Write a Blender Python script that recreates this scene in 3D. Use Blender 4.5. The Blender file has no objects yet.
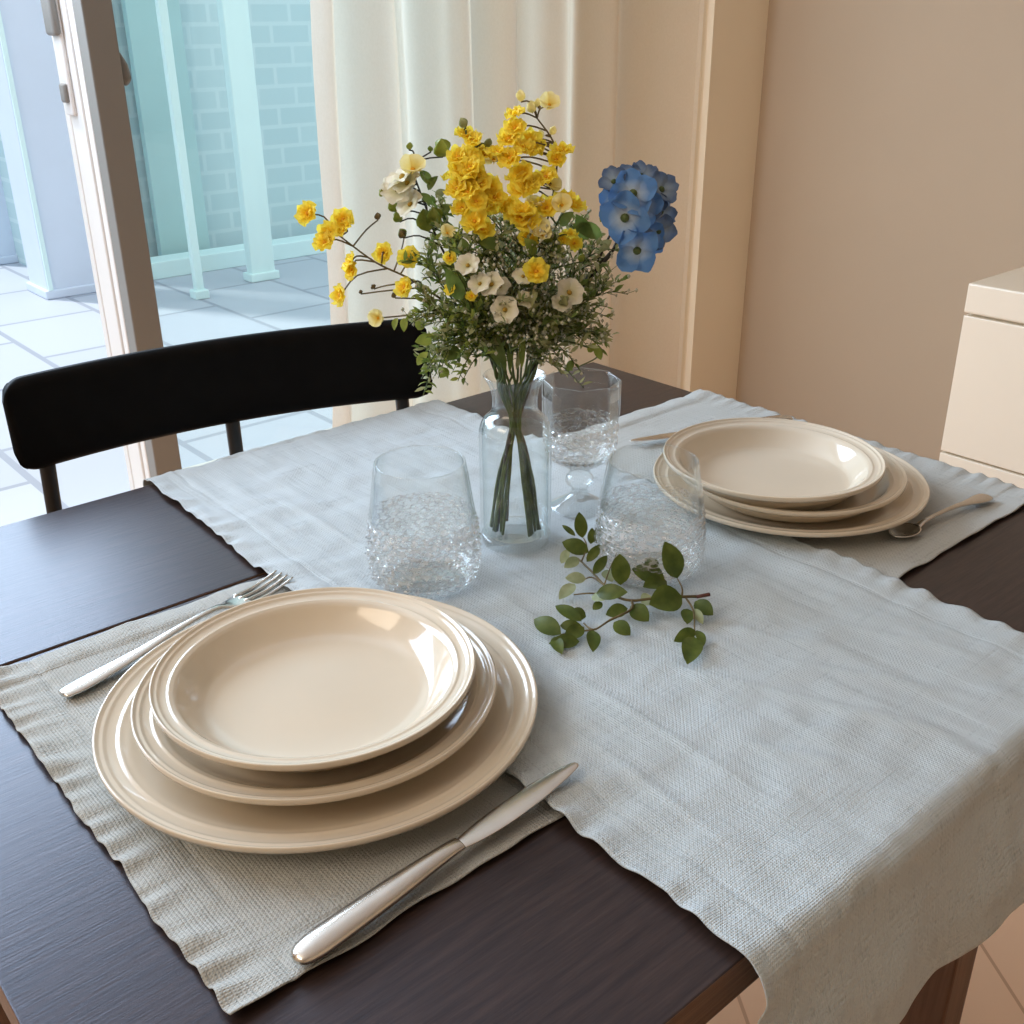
import bpy, math, random
from mathutils import Vector, Matrix, Quaternion, noise
from math import sin, cos, pi, radians, exp, sqrt

random.seed(11)
scene = bpy.context.scene
COL = scene.collection
TZ = 0.75                       # table top height
R = random.uniform

# ------------------------------------------------------------------ helpers
def link(o, parent=None):
    COL.objects.link(o)
    if parent: o.parent = parent
    return o

def tag(o, label=None, cat=None, group=None, kind=None):
    if label: o['label'] = label
    if cat: o['category'] = cat
    if group: o['group'] = group
    if kind: o['kind'] = kind
    return o

def empty(name, loc, rz=0):
    o = bpy.data.objects.new(name, None)
    o.empty_display_size = .05
    o.location = loc; o.rotation_euler = (0, 0, rz)
    return link(o)

class MB:
    """collects vertices and faces, then links them as one mesh object"""
    def __init__(s): s.v = []; s.f = []; s.m = []
    def add(s, vs, fs, mi=0):
        b = len(s.v); s.v += [tuple(v) for v in vs]
        s.f += [tuple(i + b for i in f) for f in fs]; s.m += [mi] * len(fs)
    def box(s, a, b, mi=0):
        (x0, y0, z0), (x1, y1, z1) = a, b
        vs = [(x, y, z) for x in (x0, x1) for y in (y0, y1) for z in (z0, z1)]
        s.add(vs, [(0,1,3,2),(4,6,7,5),(0,4,5,1),(2,3,7,6),(0,2,6,4),(1,5,7,3)], mi)
    def grid(s, fn, nu, nv, mi=0, wrap=False):
        vs = [fn(i/(nu-1), j/(nv - (0 if wrap else 1))) for i in range(nu) for j in range(nv)]
        fs = []
        for i in range(nu-1):
            for j in range(nv if wrap else nv-1):
                k = (j+1) % nv
                fs.append((i*nv+j, (i+1)*nv+j, (i+1)*nv+k, i*nv+k))
        s.add(vs, fs, mi)
    def lathe(s, prof, n=64, c=(0,0,0), mi=0, fn=None, closed=False):
        vs = []
        for k, (r, z) in enumerate(prof):
            for j in range(n):
                t = 2*pi*j/n
                rr = max(r, 1e-5)
                if fn: rr = fn(rr, z, t, k)
                vs.append((c[0]+rr*cos(t), c[1]+rr*sin(t), c[2]+z))
        fs = []; m = len(prof)
        for k in range(m if closed else m-1):
            k2 = (k+1) % m
            for j in range(n):
                j2 = (j+1) % n
                fs.append((k*n+j, k*n+j2, k2*n+j2, k2*n+j))
        s.add(vs, fs, mi)
    def tube(s, pts, rad, n=6, mi=0, sub=4):
        P = smooth(pts, sub)
        m = len(P)
        if not isinstance(rad, (list, tuple)): rad = [rad, rad]
        up = Vector((.3, .2, 1)).normalized(); vs = []
        prev = None
        for i, p in enumerate(P):
            d = (P[min(i+1, m-1)] - P[max(i-1, 0)])
            d = d.normalized() if d.length > 1e-9 else Vector((0,0,1))
            a = prev if prev else (up if abs(d.dot(up)) < .9 else Vector((1,0,0)))
            a = (a - d*a.dot(d)); a = a.normalized() if a.length > 1e-6 else d.orthogonal().normalized()
            prev = a; b = d.cross(a)
            t = i/(m-1)*(len(rad)-1); k = min(int(t), len(rad)-2); rr = rad[k]+(rad[k+1]-rad[k])*(t-k)
            vs += [p + a*rr*cos(2*pi*j/n) + b*rr*sin(2*pi*j/n) for j in range(n)]
        fs = [(i*n+j, i*n+(j+1)%n, (i+1)*n+(j+1)%n, (i+1)*n+j) for i in range(m-1) for j in range(n)]
        fs += [tuple(range(n-1, -1, -1)), tuple((m-1)*n+j for j in range(n))]
        s.add(vs, fs, mi)
        return P
    def leaf(s, base, tip, nrm, w, mi=0, fold=.18, curl=.12, nu=7, shape=.85):
        base, tip, nrm = Vector(base), Vector(tip), Vector(nrm)
        d = tip-base; L = d.length; d = d/L
        nrm = nrm - d*nrm.dot(d); nrm = nrm.normalized() if nrm.length > 1e-6 else d.orthogonal().normalized()
        sd = d.cross(nrm); vs = []
        for i in range(nu):
            t = i/(nu-1)
            ww = w*.5*max(sin(pi*t**shape), 0)**.75 + w*.012
            c = base + d*(L*t) + nrm*(curl*L*sin(pi*t))
            for q in (-1, -.5, 0, .5, 1):
                vs.append(c + sd*ww*q + nrm*(fold*abs(q)*ww))
        fs = [(i*5+j, i*5+j+1, (i+1)*5+j+1, (i+1)*5+j) for i in range(nu-1) for j in range(4)]
        s.add(vs, fs, mi)
    def build(s, name, mats, parent=None, origin=None, smoothed=True, bevel=0, seg=2, subsurf=0, solid=0, autosm=None):
        if not isinstance(mats, (list, tuple)): mats = [mats]
        off = Vector(origin) if origin else Vector((0,0,0))
        me = bpy.data.meshes.new(name)
        me.from_pydata([tuple(Vector(v)-off) for v in s.v], [], s.f); me.update()
        for m in mats: me.materials.append(m)
        me.polygons.foreach_set('material_index', s.m)
        me.polygons.foreach_set('use_smooth', [smoothed]*len(me.polygons))
        o = bpy.data.objects.new(name, me)
        if parent is None and origin: o.location = origin
        link(o, parent)
        if solid:
            q = o.modifiers.new('thick', 'SOLIDIFY'); q.thickness = solid; q.offset = 1
        if bevel:
            q = o.modifiers.new('bev', 'BEVEL'); q.width = bevel; q.segments = seg; q.limit_method = 'ANGLE'
            q.angle_limit = radians(35); q.harden_normals = False
        if subsurf:
            q = o.modifiers.new('sub', 'SUBSURF'); q.levels = q.render_levels = subsurf
        return o

def smooth(pts, sub=4):
    pts = [Vector(p) for p in pts]
    if len(pts) < 3 or sub <= 1:
        return pts
    out = []
    for i in range(len(pts)-1):
        p0 = pts[max(i-1,0)]; p1 = pts[i]; p2 = pts[i+1]; p3 = pts[min(i+2,len(pts)-1)]
        for k in range(sub):
            t = k/sub
            out.append(.5*((2*p1)+(p2-p0)*t+(2*p0-5*p1+4*p2-p3)*t*t+(-p0+3*p1-3*p2+p3)*t**3))
    out.append(pts[-1]); return out

def sstep(a, b, x):
    t = min(max((x-a)/(b-a), 0), 1); return t*t*(3-2*t)

# ------------------------------------------------------------------ materials
def mat(name):
    m = bpy.data.materials.new(name); m.use_nodes = True
    nt = m.node_tree; b = nt.nodes['Principled BSDF']
    return m, nt, b
def N(nt, typ, **kw):
    n = nt.nodes.new(typ)
    for k, v in kw.items():
        if k in n.inputs: n.inputs[k].default_value = v
        else: setattr(n, k, v)
    return n
def L(nt, a, b): nt.links.new(a, b)
def rgba(c): return (c[0], c[1], c[2], 1)
def coords(nt, scale=(1,1,1), rot=(0,0,0)):
    t = N(nt, 'ShaderNodeTexCoord'); mp = N(nt, 'ShaderNodeMapping')
    mp.inputs['Scale'].default_value = scale; mp.inputs['Rotation'].default_value = rot
    L(nt, t.outputs['Object'], mp.inputs['Vector']); return mp.outputs['Vector']
def ramp(nt, fac, stops):
    r = N(nt, 'ShaderNodeValToRGB'); e = r.color_ramp.elements
    while len(e) < len(stops): e.new(.5)
    for q, (p, c) in zip(e, stops): q.position = p; q.color = rgba(c)
    L(nt, fac, r.inputs['Fac']); return r.outputs['Color']
def bump(nt, b, h, strength=.2, dist=.001):
    q = N(nt, 'ShaderNodeBump'); q.inputs['Strength'].default_value = strength; q.inputs['Distance'].default_value = dist
    L(nt, h, q.inputs['Height']); L(nt, q.outputs['Normal'], b.inputs['Normal']); return q

def simple(name, c, rough=.5, metal=0, var=.08, scale=30, coat=0, spec=.5):
    m, nt, b = mat(name)
    nz = N(nt, 'ShaderNodeTexNoise', Scale=scale, Detail=3)
    L(nt, coords(nt), nz.inputs['Vector'])
    lo = tuple(x*(1-var) for x in c); hi = tuple(min(x*(1+var), 1) for x in c)
    L(nt, ramp(nt, nz.outputs['Fac'], [(.3, lo), (.7, hi)]), b.inputs['Base Color'])
    b.inputs['Roughness'].default_value = rough; b.inputs['Metallic'].default_value = metal
    b.inputs['Coat Weight'].default_value = coat; b.inputs['Specular IOR Level'].default_value = spec
    return m

def cloth(name, c1, c2, weave=1450, wr=1.0):
    m, nt, b = mat(name)
    v = coords(nt)
    # woven threads both ways, jittered by noise
    nj = N(nt, 'ShaderNodeTexNoise', Scale=60, Detail=2); L(nt, v, nj.inputs['Vector'])
    mixv = N(nt, 'ShaderNodeVectorMath', operation='MULTIPLY_ADD')
    L(nt, nj.outputs['Color'], mixv.inputs[0]); mixv.inputs[1].default_value = (.0006,)*3; L(nt, v, mixv.inputs[2])
    w1 = N(nt, 'ShaderNodeTexWave', Scale=weave/pi/2*1.0, Distortion=.6, bands_direction='X')
    w2 = N(nt, 'ShaderNodeTexWave', Scale=weave/pi/2*.8, Distortion=.6, bands_direction='Y')
    w3 = N(nt, 'ShaderNodeTexWave', Scale=weave/pi/2*.8, Distortion=1.0, bands_direction='DIAGONAL')
    for w in (w1, w2, w3): L(nt, mixv.outputs[0], w.inputs['Vector'])
    ad = N(nt, 'ShaderNodeMath', operation='MULTIPLY'); L(nt, w1.outputs['Fac'], ad.inputs[0]); L(nt, w2.outputs['Fac'], ad.inputs[1])
    ad2 = N(nt, 'ShaderNodeMath', operation='MULTIPLY_ADD'); L(nt, w3.outputs['Fac'], ad2.inputs[0]); ad2.inputs[1].default_value = .35; L(nt, ad.outputs[0], ad2.inputs[2])
    # slubs: long thin streaks both ways
    s1 = N(nt, 'ShaderNodeTexNoise', Scale=1, Detail=4); L(nt, coords(nt, (12, 420, 12)), s1.inputs['Vector'])
    s2 = N(nt, 'ShaderNodeTexNoise', Scale=1, Detail=4); L(nt, coords(nt, (420, 12, 420)), s2.inputs['Vector'])
    sm = N(nt, 'ShaderNodeMath', operation='ADD'); L(nt, s1.outputs['Fac'], sm.inputs[0]); L(nt, s2.outputs['Fac'], sm.inputs[1])
    cm = N(nt, 'ShaderNodeMath', operation='MULTIPLY_ADD'); L(nt, ad2.outputs[0], cm.inputs[0]); cm.inputs[1].default_value = .24; L(nt, sm.outputs[0], cm.inputs[2])
    L(nt, ramp(nt, cm.outputs[0], [(.78, c1), (1.0, tuple((a+b_)/2 for a, b_ in zip(c1, c2)))] + [(1.0, c2)] if False else [(.70, c1), (1.0, c2)]), b.inputs['Base Color'])
    hs = N(nt, 'ShaderNodeMath', operation='MULTIPLY_ADD'); L(nt, sm.outputs[0], hs.inputs[0]); hs.inputs[1].default_value = 2.0*wr; L(nt, ad2.outputs[0], hs.inputs[2])
    bump(nt, b, hs.outputs[0], .62, .0007)
    b.inputs['Roughness'].default_value = .9; b.inputs['Specular IOR Level'].default_value = .15
    b.inputs['Sheen Weight'].default_value = .15
    return m

def thin_glass(name, tint=(.97,.985,.98), rough=.02, edge=(.55,.6,.6), refr=0, ior=1.2, gl=1.0, bumpy=False):
    m, nt, b = mat(name); nt.nodes.remove(b)
    out = nt.nodes['Material Output']
    lw = N(nt, 'ShaderNodeLayerWeight', Blend=.5)
    pw = N(nt, 'ShaderNodeMath', operation='POWER'); L(nt, lw.outputs['Facing'], pw.inputs[0]); pw.inputs[1].default_value = 4
    fa = N(nt, 'ShaderNodeMath', operation='MULTIPLY_ADD', use_clamp=True); L(nt, pw.outputs[0], fa.inputs[0]); fa.inputs[1].default_value = .75*gl; fa.inputs[2].default_value = .035
    tc = ramp(nt, pw.outputs[0], [(.0, tint), (1, edge)])
    tr = N(nt, 'ShaderNodeBsdfTransparent'); L(nt, tc, tr.inputs['Color'])
    body = tr.outputs[0]
    if refr:
        rf = N(nt, 'ShaderNodeBsdfRefraction', IOR=ior, Roughness=rough); rf.inputs['Color'].default_value = (.98,.99,.99,1)
        mx = N(nt, 'ShaderNodeMixShader', Fac=refr); L(nt, body, mx.inputs[1]); L(nt, rf.outputs[0], mx.inputs[2]); body = mx.outputs[0]
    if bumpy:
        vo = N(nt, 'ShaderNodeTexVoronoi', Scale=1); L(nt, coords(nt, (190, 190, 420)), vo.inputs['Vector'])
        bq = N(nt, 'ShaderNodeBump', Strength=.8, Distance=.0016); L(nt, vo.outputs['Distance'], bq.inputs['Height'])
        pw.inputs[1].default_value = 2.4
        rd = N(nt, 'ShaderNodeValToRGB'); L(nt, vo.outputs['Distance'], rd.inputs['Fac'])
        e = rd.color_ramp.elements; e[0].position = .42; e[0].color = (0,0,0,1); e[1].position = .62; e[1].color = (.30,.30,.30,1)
        df = N(nt, 'ShaderNodeBsdfDiffuse'); df.inputs['Color'].default_value = (.95,.96,.97,1); L(nt, bq.outputs['Normal'], df.inputs['Normal'])  # whitish diffuse along the ridges paints in white glints
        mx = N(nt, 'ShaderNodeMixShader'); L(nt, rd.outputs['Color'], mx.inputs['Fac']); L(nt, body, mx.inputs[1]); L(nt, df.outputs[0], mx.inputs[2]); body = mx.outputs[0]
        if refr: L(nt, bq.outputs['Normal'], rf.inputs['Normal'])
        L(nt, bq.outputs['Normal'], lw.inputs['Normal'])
    gls = N(nt, 'ShaderNodeBsdfGlossy', Roughness=rough); gls.inputs['Color'].default_value = (1,1,1,1)
    mx = N(nt, 'ShaderNodeMixShader'); L(nt, fa.outputs[0], mx.inputs['Fac']); L(nt, body, mx.inputs[1]); L(nt, gls.outputs[0], mx.inputs[2])
    if bumpy: L(nt, bq.outputs['Normal'], gls.inputs['Normal'])
    L(nt, mx.outputs[0], out.inputs['Surface'])
    return m

def petalmat(name, c_in, c_out, trans=.35, rad=1.0):
    """petal: colour runs from the heart (object origin) outwards; some light passes through"""
    m, nt, b = mat(name)
    t = N(nt, 'ShaderNodeTexCoord'); ln = N(nt, 'ShaderNodeVectorMath', operation='LENGTH'); L(nt, t.outputs['Object'], ln.inputs[0])
    mu = N(nt, 'ShaderNodeMath', operation='DIVIDE'); L(nt, ln.outputs['Value'], mu.inputs[0]); mu.inputs[1].default_value = rad
    nz = N(nt, 'ShaderNodeTexNoise', Scale=4/rad*.6, Detail=3); L(nt, t.outputs['Object'], nz.inputs['Vector'])
    ma = N(nt, 'ShaderNodeMath', operation='MULTIPLY_ADD'); L(nt, nz.outputs['Fac'], ma.inputs[0]); ma.inputs[1].default_value = .35; L(nt, mu.outputs[0], ma.inputs[2])
    col = ramp(nt, ma.outputs[0], [(.3, c_in), (.95, c_out)])
    L(nt, col, b.inputs['Base Color']); b.inputs['Roughness'].default_value = .55; b.inputs['Specular IOR Level'].default_value = .25
    tl = N(nt, 'ShaderNodeBsdfTranslucent'); L(nt, col, tl.inputs['Color'])
    mx = N(nt, 'ShaderNodeMixShader', Fac=trans); L(nt, b.outputs[0], mx.inputs[1]); L(nt, tl.outputs[0], mx.inputs[2])
    L(nt, mx.outputs[0], nt.nodes['Material Output'].inputs['Surface'])
    return m

def leafmat(name, c1, c2, trans=.3, scale=60, rough=.45):
    m, nt, b = mat(name)
    nz = N(nt, 'ShaderNodeTexNoise', Scale=scale, Detail=3); L(nt, coords(nt), nz.inputs['Vector'])
    col = ramp(nt, nz.outputs['Fac'], [(.35, c1), (.68, c2)])
    L(nt, col, b.inputs['Base Color']); b.inputs['Roughness'].default_value = rough; b.inputs['Specular IOR Level'].default_value = .3
    tl = N(nt, 'ShaderNodeBsdfTranslucent'); L(nt, col, tl.inputs['Color'])
    mx = N(nt, 'ShaderNodeMixShader', Fac=trans); L(nt, b.outputs[0], mx.inputs[1]); L(nt, tl.outputs[0], mx.inputs[2])
    L(nt, mx.outputs[0], nt.nodes['Material Output'].inputs['Surface'])
    return m

def wood(name, c1, c2, rough=.35, scale=(160, 9, 160), bstr=.25, spec=.5):
    m, nt, b = mat(name)
    v = coords(nt, scale)
    n1 = N(nt, 'ShaderNodeTexNoise', Scale=1, Detail=5, Roughness=.65); L(nt, v, n1.inputs['Vector'])
    L(nt, ramp(nt, n1.outputs['Fac'], [(.35, c1), (.65, c2)]), b.inputs['Base Color'])
    n2 = N(nt, 'ShaderNodeTexNoise', Scale=2.2, Detail=4, Roughness=.6); L(nt, v, n2.inputs['Vector'])
    bump(nt, b, n2.outputs['Fac'], bstr, .0012)
    b.inputs['Roughness'].default_value = rough; b.inputs['Specular IOR Level'].default_value = spec
    return m

def brickmat(name, c1, c2, mortar, scale, bw, bh, off=.5, ms=.02, rough=.6, rot=(0,0,0), upright=False):
    m, nt, b = mat(name)
    br = N(nt, 'ShaderNodeTexBrick', Scale=scale); br.offset = off
    br.inputs['Color1'].default_value = rgba(c1); br.inputs['Color2'].default_value = rgba(c2); br.inputs['Mortar'].default_value = rgba(mortar)
    br.inputs['Mortar Size'].default_value = ms; br.inputs['Brick Width'].default_value = bw; br.inputs['Row Height'].default_value = bh
    v = coords(nt, (1,1,1), (0,0,0) if upright else rot)
    if upright:
        sx = N(nt, 'ShaderNodeSeparateXYZ'); cx = N(nt, 'ShaderNodeCombineXYZ'); L(nt, v, sx.inputs[0])
        L(nt, sx.outputs['Y'], cx.inputs['X']); L(nt, sx.outputs['Z'], cx.inputs['Y']); v = cx.outputs[0]
    L(nt, v, br.inputs['Vector'])
    L(nt, br.outputs['Color'], b.inputs['Base Color']); b.inputs['Roughness'].default_value = rough
    return m

M = {}
M['runner'] = cloth('runner linen', (.37,.42,.445), (.50,.555,.58))
M['mat'] = cloth('placemat linen', (.34,.35,.335), (.445,.455,.435), 1250, 1.2)
M['plate'] = simple('cream glaze', (.65,.565,.445), .12, 0, .02, 12, coat=.3)
M['top_wood'] = wood('dark stained oak', (.022,.013,.010), (.045,.027,.021), .36, (260, 16, 260), .16, .42)
M['top_wood'].node_tree.nodes['Principled BSDF'].inputs['Specular Tint'].default_value = (.62,.74,1,1)  # blue of the window's reflection put into the wood's sheen colour
M['top_wood'].node_tree.nodes['Principled BSDF'].inputs['Coat Weight'].default_value = .10
M['top_wood'].node_tree.nodes['Principled BSDF'].inputs['Coat Roughness'].default_value = .22
M['edge_wood'] = wood('brown oak edge', (.085,.045,.027), (.15,.083,.05), .5, (200, 9, 260), .25)
M['leg_wood'] = wood('brown oak leg', (.10,.05,.03), (.17,.09,.055), .5, (120, 120, 6), .2)
M['black'] = simple('black lacquer', (.004,.0036,.0036), .55, 0, .2, 40, spec=.08)
M['black_metal'] = simple('black metal', (.008,.008,.008), .45, 0, .1, 40)
M['steel'] = simple('satin steel', (.68,.65,.60), .24, 1, .05, 60)
M['glass'] = thin_glass('clear glass', tint=(.99,.995,.992), edge=(.62,.68,.68), gl=1.3)
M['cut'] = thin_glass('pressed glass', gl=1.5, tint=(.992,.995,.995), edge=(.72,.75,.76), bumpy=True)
M['base_glass'] = thin_glass('thick base glass', refr=.14, ior=1.2, gl=1.6, tint=(.975,.985,.98), edge=(.75,.8,.78))
M['water'] = thin_glass('water', tint=(.98,.99,.992), refr=0, gl=.15, edge=(.85,.92,.92))
M['pane'] = thin_glass('teal window pane', tint=(.93,.98,.975), edge=(.85,.94,.94), gl=.5)
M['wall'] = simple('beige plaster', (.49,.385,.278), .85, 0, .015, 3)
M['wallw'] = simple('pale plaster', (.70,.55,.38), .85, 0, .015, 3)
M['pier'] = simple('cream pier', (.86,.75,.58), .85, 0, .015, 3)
M['ceil'] = simple('white ceiling', (.8,.78,.74), .9, 0, .01, 3)
M['frame'] = simple('white window frame', (.66,.64,.62), .35, 0, .015, 8)
M['frame_shade'] = simple('shaded window frame', (.19,.18,.165), .5, 0, .015, 8)  # frame colour with the backlit indoor side's shade put in; handles share it
M['cab'] = simple('cream lacquer', (.87,.785,.64), .35, 0, .01, 4)
M['gap'] = simple('dark gap', (.08,.06,.045), .8)
M['floor'] = brickmat('parquet', (.60,.36,.22), (.66,.41,.26), (.42,.24,.14), 1, .9, .12, .5, .0025, .35, (0,0,radians(35)))
M['deck'] = brickmat('deck tiles', (.40,.44,.52), (.45,.49,.56), (.28,.31,.38), 1, .62, .45, .5, .012, .5)
M['facade'] = brickmat('facade tiles', (.45,.61,.64), (.48,.635,.66), (.55,.69,.71), 1, .24, .105, .5, .011, .6, (0,0,0), True)
M['post'] = simple('pale blue post', (.60,.68,.80), .5, 0, .02, 5)
M['white_post'] = simple('white post', (.66,.84,.84), .5, 0, .02, 5)
M['screen'] = simple('grey outdoor panel', (.40,.60,.60), .5, 0, .05, 2)

def curtainmat():
    m, nt, b = mat('sheer curtain'); nt.nodes.remove(b)
    v = coords(nt, (500, 500, 300)); nz = N(nt, 'ShaderNodeTexNoise', Scale=.5, Detail=2); L(nt, v, nz.inputs['Vector'])
    col = ramp(nt, nz.outputs['Fac'], [(.3, (.89,.835,.755)), (.7, (.92,.865,.79))])
    d = N(nt, 'ShaderNodeBsdfDiffuse'); t = N(nt, 'ShaderNodeBsdfTranslucent'); tr = N(nt, 'ShaderNodeBsdfTransparent')
    L(nt, col, d.inputs['Color']); L(nt, col, t.inputs['Color'])
    m1 = N(nt, 'ShaderNodeMixShader', Fac=.70); L(nt, d.outputs[0], m1.inputs[1]); L(nt, t.outputs[0], m1.inputs[2])
    m2 = N(nt, 'ShaderNodeMixShader', Fac=.06); L(nt, m1.outputs[0], m2.inputs[1]); L(nt, tr.outputs[0], m2.inputs[2])
    L(nt, m2.outputs[0], nt.nodes['Material Output'].inputs['Surface'])
    return m
M['curtain'] = curtainmat()
M['yellow'] = petalmat('yellow petal', (.98,.70,.02), (1.0,.86,.11), .5, .010)
M['paleyellow'] = petalmat('pale yellow petal', (.80,.62,.12), (.90,.82,.42), .4, .010)
M['white'] = petalmat('white petal', (.72,.70,.42), (.86,.82,.68), .35, .012)
M['heart'] = simple('ochre heart', (.35,.22,.02), .7)
M['orange'] = simple('orange heart', (.75,.36,.01), .7)
M['blue'] = petalmat('blue petal', (.55,.66,.74), (.12,.27,.56), .25, .016)
M['slate'] = petalmat('slate blue petal', (.30,.37,.43), (.10,.15,.25), .2, .016)
M['stem'] = leafmat('stem green', (.06,.09,.025), (.13,.17,.05), .05, 80)
M['browntwig'] = leafmat('twig', (.10,.075,.03), (.18,.14,.06), .05, 80)
M['darktwig'] = leafmat('dark twig', (.025,.02,.018), (.05,.045,.03), .02, 80)
M['leaf'] = leafmat('leaf green', (.10,.155,.03), (.22,.28,.075), .48, 70)
M['leaf2'] = leafmat('olive leaf', (.26,.28,.11), (.50,.50,.27), .48, 70)
M['leaf3'] = leafmat('fresh leaf', (.18,.24,.04), (.36,.40,.08), .4, 70)
M['bud'] = leafmat('whitish bud', (.50,.50,.36), (.72,.70,.58), .3, 70)
M['sprig'] = leafmat('dark olive leaf', (.055,.085,.012), (.115,.15,.025), .25, 90, .38)
M['sprigpale'] = leafmat('pale leaf underside', (.26,.31,.16), (.42,.46,.28), .3, 90)
M['reddish'] = simple('reddish twig end', (.10,.03,.02), .6)

# ------------------------------------------------------------------ camera
FPX = 1061.9
right = Vector((0.65487226, 0.75569357, -0.00833949)); upv = Vector((-0.31255379, 0.28086818, 0.90742669)); fwd = Vector((-0.68807881, 0.59164203, -0.42012767))
CAM = Vector((0.21643816, -0.33493984, 1.17))
cd = bpy.data.cameras.new('camera'); cam = bpy.data.objects.new('camera', cd); COL.objects.link(cam)
cd.sensor_width = 36; cd.lens = FPX*36/1024; cd.clip_start = .02; cd.clip_end = 60
mw = Matrix((right, upv, -fwd)).transposed().to_4x4(); mw.translation = CAM
cam.matrix_world = mw
scene.camera = cam

def ray(x, y): return fwd + right*((x-512)/FPX) - upv*((y-512)/FPX)
def onz(x, y, z):
    d = ray(x, y); return CAM + d*((z-CAM.z)/d.z)
HF = Vector((fwd.x, fwd.y, 0)).normalized()          # horizontal view direction
HR = HF.cross(Vector((0,0,1)))                       # horizontal right
VC = Vector((-0.417, 0.214, TZ+.003))                # vase foot
def onv(x, y, d=0):
    """point of the upright plane through the vase, d metres towards the viewer"""
    r_ = ray(x, y); t = ((VC-HF*d)-CAM).dot(HF)/r_.dot(HF); return CAM + r_*t

# ------------------------------------------------------------------ room
YR = 2.35; XW = -2.2; XF = 2.2; YL = -2.6; CH = 2.45
b = MB(); b.box((XW-.25, YL-.2, -.12), (XF+.2, YR+.2, 0)); tag(b.build('floor', M['floor'], smoothed=False), 'light oak parquet floor', None, kind='structure')
b = MB(); b.box((XW-.2, YL-.2, CH), (XF+.2, YR+.2, CH+.1)); tag(b.build('ceiling', M['ceil'], smoothed=False), 'white ceiling', kind='structure')
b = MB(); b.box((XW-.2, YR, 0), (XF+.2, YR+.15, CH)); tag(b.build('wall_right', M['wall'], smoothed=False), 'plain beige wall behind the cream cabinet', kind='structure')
b = MB(); b.box((XW-.2, YL-.15, 0), (XF+.2, YL, CH)); tag(b.build('wall_left', M['wallw'], smoothed=False), 'plain wall', kind='structure')
b = MB(); b.box((XF, YL, 0), (XF+.15, YR, CH)); tag(b.build('wall_front', M['wallw'], smoothed=False), 'plain wall', kind='structure')
WY0, WY1, WZ = -1.35, 1.80, 2.28
b = MB()
b.box((XW-.2, YL, 0), (XW, WY0, CH)); b.box((XW-.2, WY1, 0), (XW, YR, CH)); b.box((XW-.2, WY0, WZ), (XW, WY1, CH))
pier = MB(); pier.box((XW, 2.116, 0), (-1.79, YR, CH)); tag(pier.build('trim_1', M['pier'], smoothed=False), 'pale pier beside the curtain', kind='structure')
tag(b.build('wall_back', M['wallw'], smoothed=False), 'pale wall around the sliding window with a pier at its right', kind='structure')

# sliding window: open bay on the left, teal glazed leaf on the right
win = empty('window_1', (XW, .6, 0)); tag(win, 'white framed sliding glass door, left bay open, teal tinted pane at right', kind='structure')
O = (XW, .6, 0)
SY0, SY1 = .583, .650
b = MB()
b.box((XW-.048, SY0, 0), (XW, SY1, WZ)); b.build('stile', M['frame_shade'], win, O, False, .003)
b = MB()
b.box((XW-.078, SY0-.001, 0), (XW-.0485, SY1-.01, WZ)); b.box((XW-.088, SY0+.008, 0), (XW-.078, SY1-.01, WZ)); b.box((XW-.165, SY0-.002, 0), (XW-.088, SY1-.012, WZ))
b.box((XW-.175, SY0+.006, 0), (XW-.165, SY1-.012, WZ)); b.box((XW-.205, SY0, 0), (XW-.175, SY1-.012, WZ))
b.build('outer_stile', M['frame'], win, O, False, .004)
b = MB()
b.box((XW-.13, SY1, .03), (XW-.07, WY1, .10)); b.box((XW-.19, WY0, .0), (XW-.02, SY0-.003, .025)); b.box((XW-.19, SY1, .0), (XW-.02, WY1, .03)); b.box((XW-.19, WY0, WZ-.05), (XW-.02, SY0-.003, WZ)); b.box((XW-.19, SY1, WZ-.05), (XW-.02, WY1, WZ))
b.box((XW-.13, WY1-.06, .10), (XW-.07, WY1, WZ-.05)); b.box((XW-.19, WY0, .025), (XW-.1, WY0+.06, WZ-.05))
b.build('rail', M['frame'], win, O, False, .003)
b = MB(); b.box((XW-.108, SY1-.012, .10), (XW-.100, WY1-.055, WZ-.05)); b.build('pane', M['pane'], win, O, False)
# latch on the stile edge: a long plate with a thumb turn above and a dark finger recess below
b = MB(); b.box((XW-.163, SY0-.012, .985), (XW-.118, SY0-.001, 1.30)); h = b.build('latch_plate', M['frame'], win, O, True, .005, 3)
b = MB(); b.box((XW-.152, SY0-.022, 1.012), (XW-.124, SY0-.010, 1.052)); b.build('latch_recess', M['frame_shade'], h, O, True, .005, 3)
b = MB(); b.box((XW-.165, SY0-.026, 1.148), (XW-.112, SY0-.008, 1.25)); b.build('thumb_turn', M['frame_shade'], h, O, True, .008, 3)
b = MB(); b.tube([(XW-.05,SY1-.004,1.175),(XW-.05,SY1+.012,1.17),(XW-.05,SY1+.012,1.15),(XW-.05,SY1+.012,1.12),(XW-.05,SY1+.018,1.095)], [.005,.006,.003,.003,.005], 10)
b.tube([(XW-.05,SY1+.014,1.115),(XW-.05,SY1+.020,1.088),(XW-.05,SY1+.022,1.062),(XW-.05,SY1+.016,1.05)], [.004,.013,.015,.008], 12)
b.build('lever_handle', M['frame_shade'], win, O, True)

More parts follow.
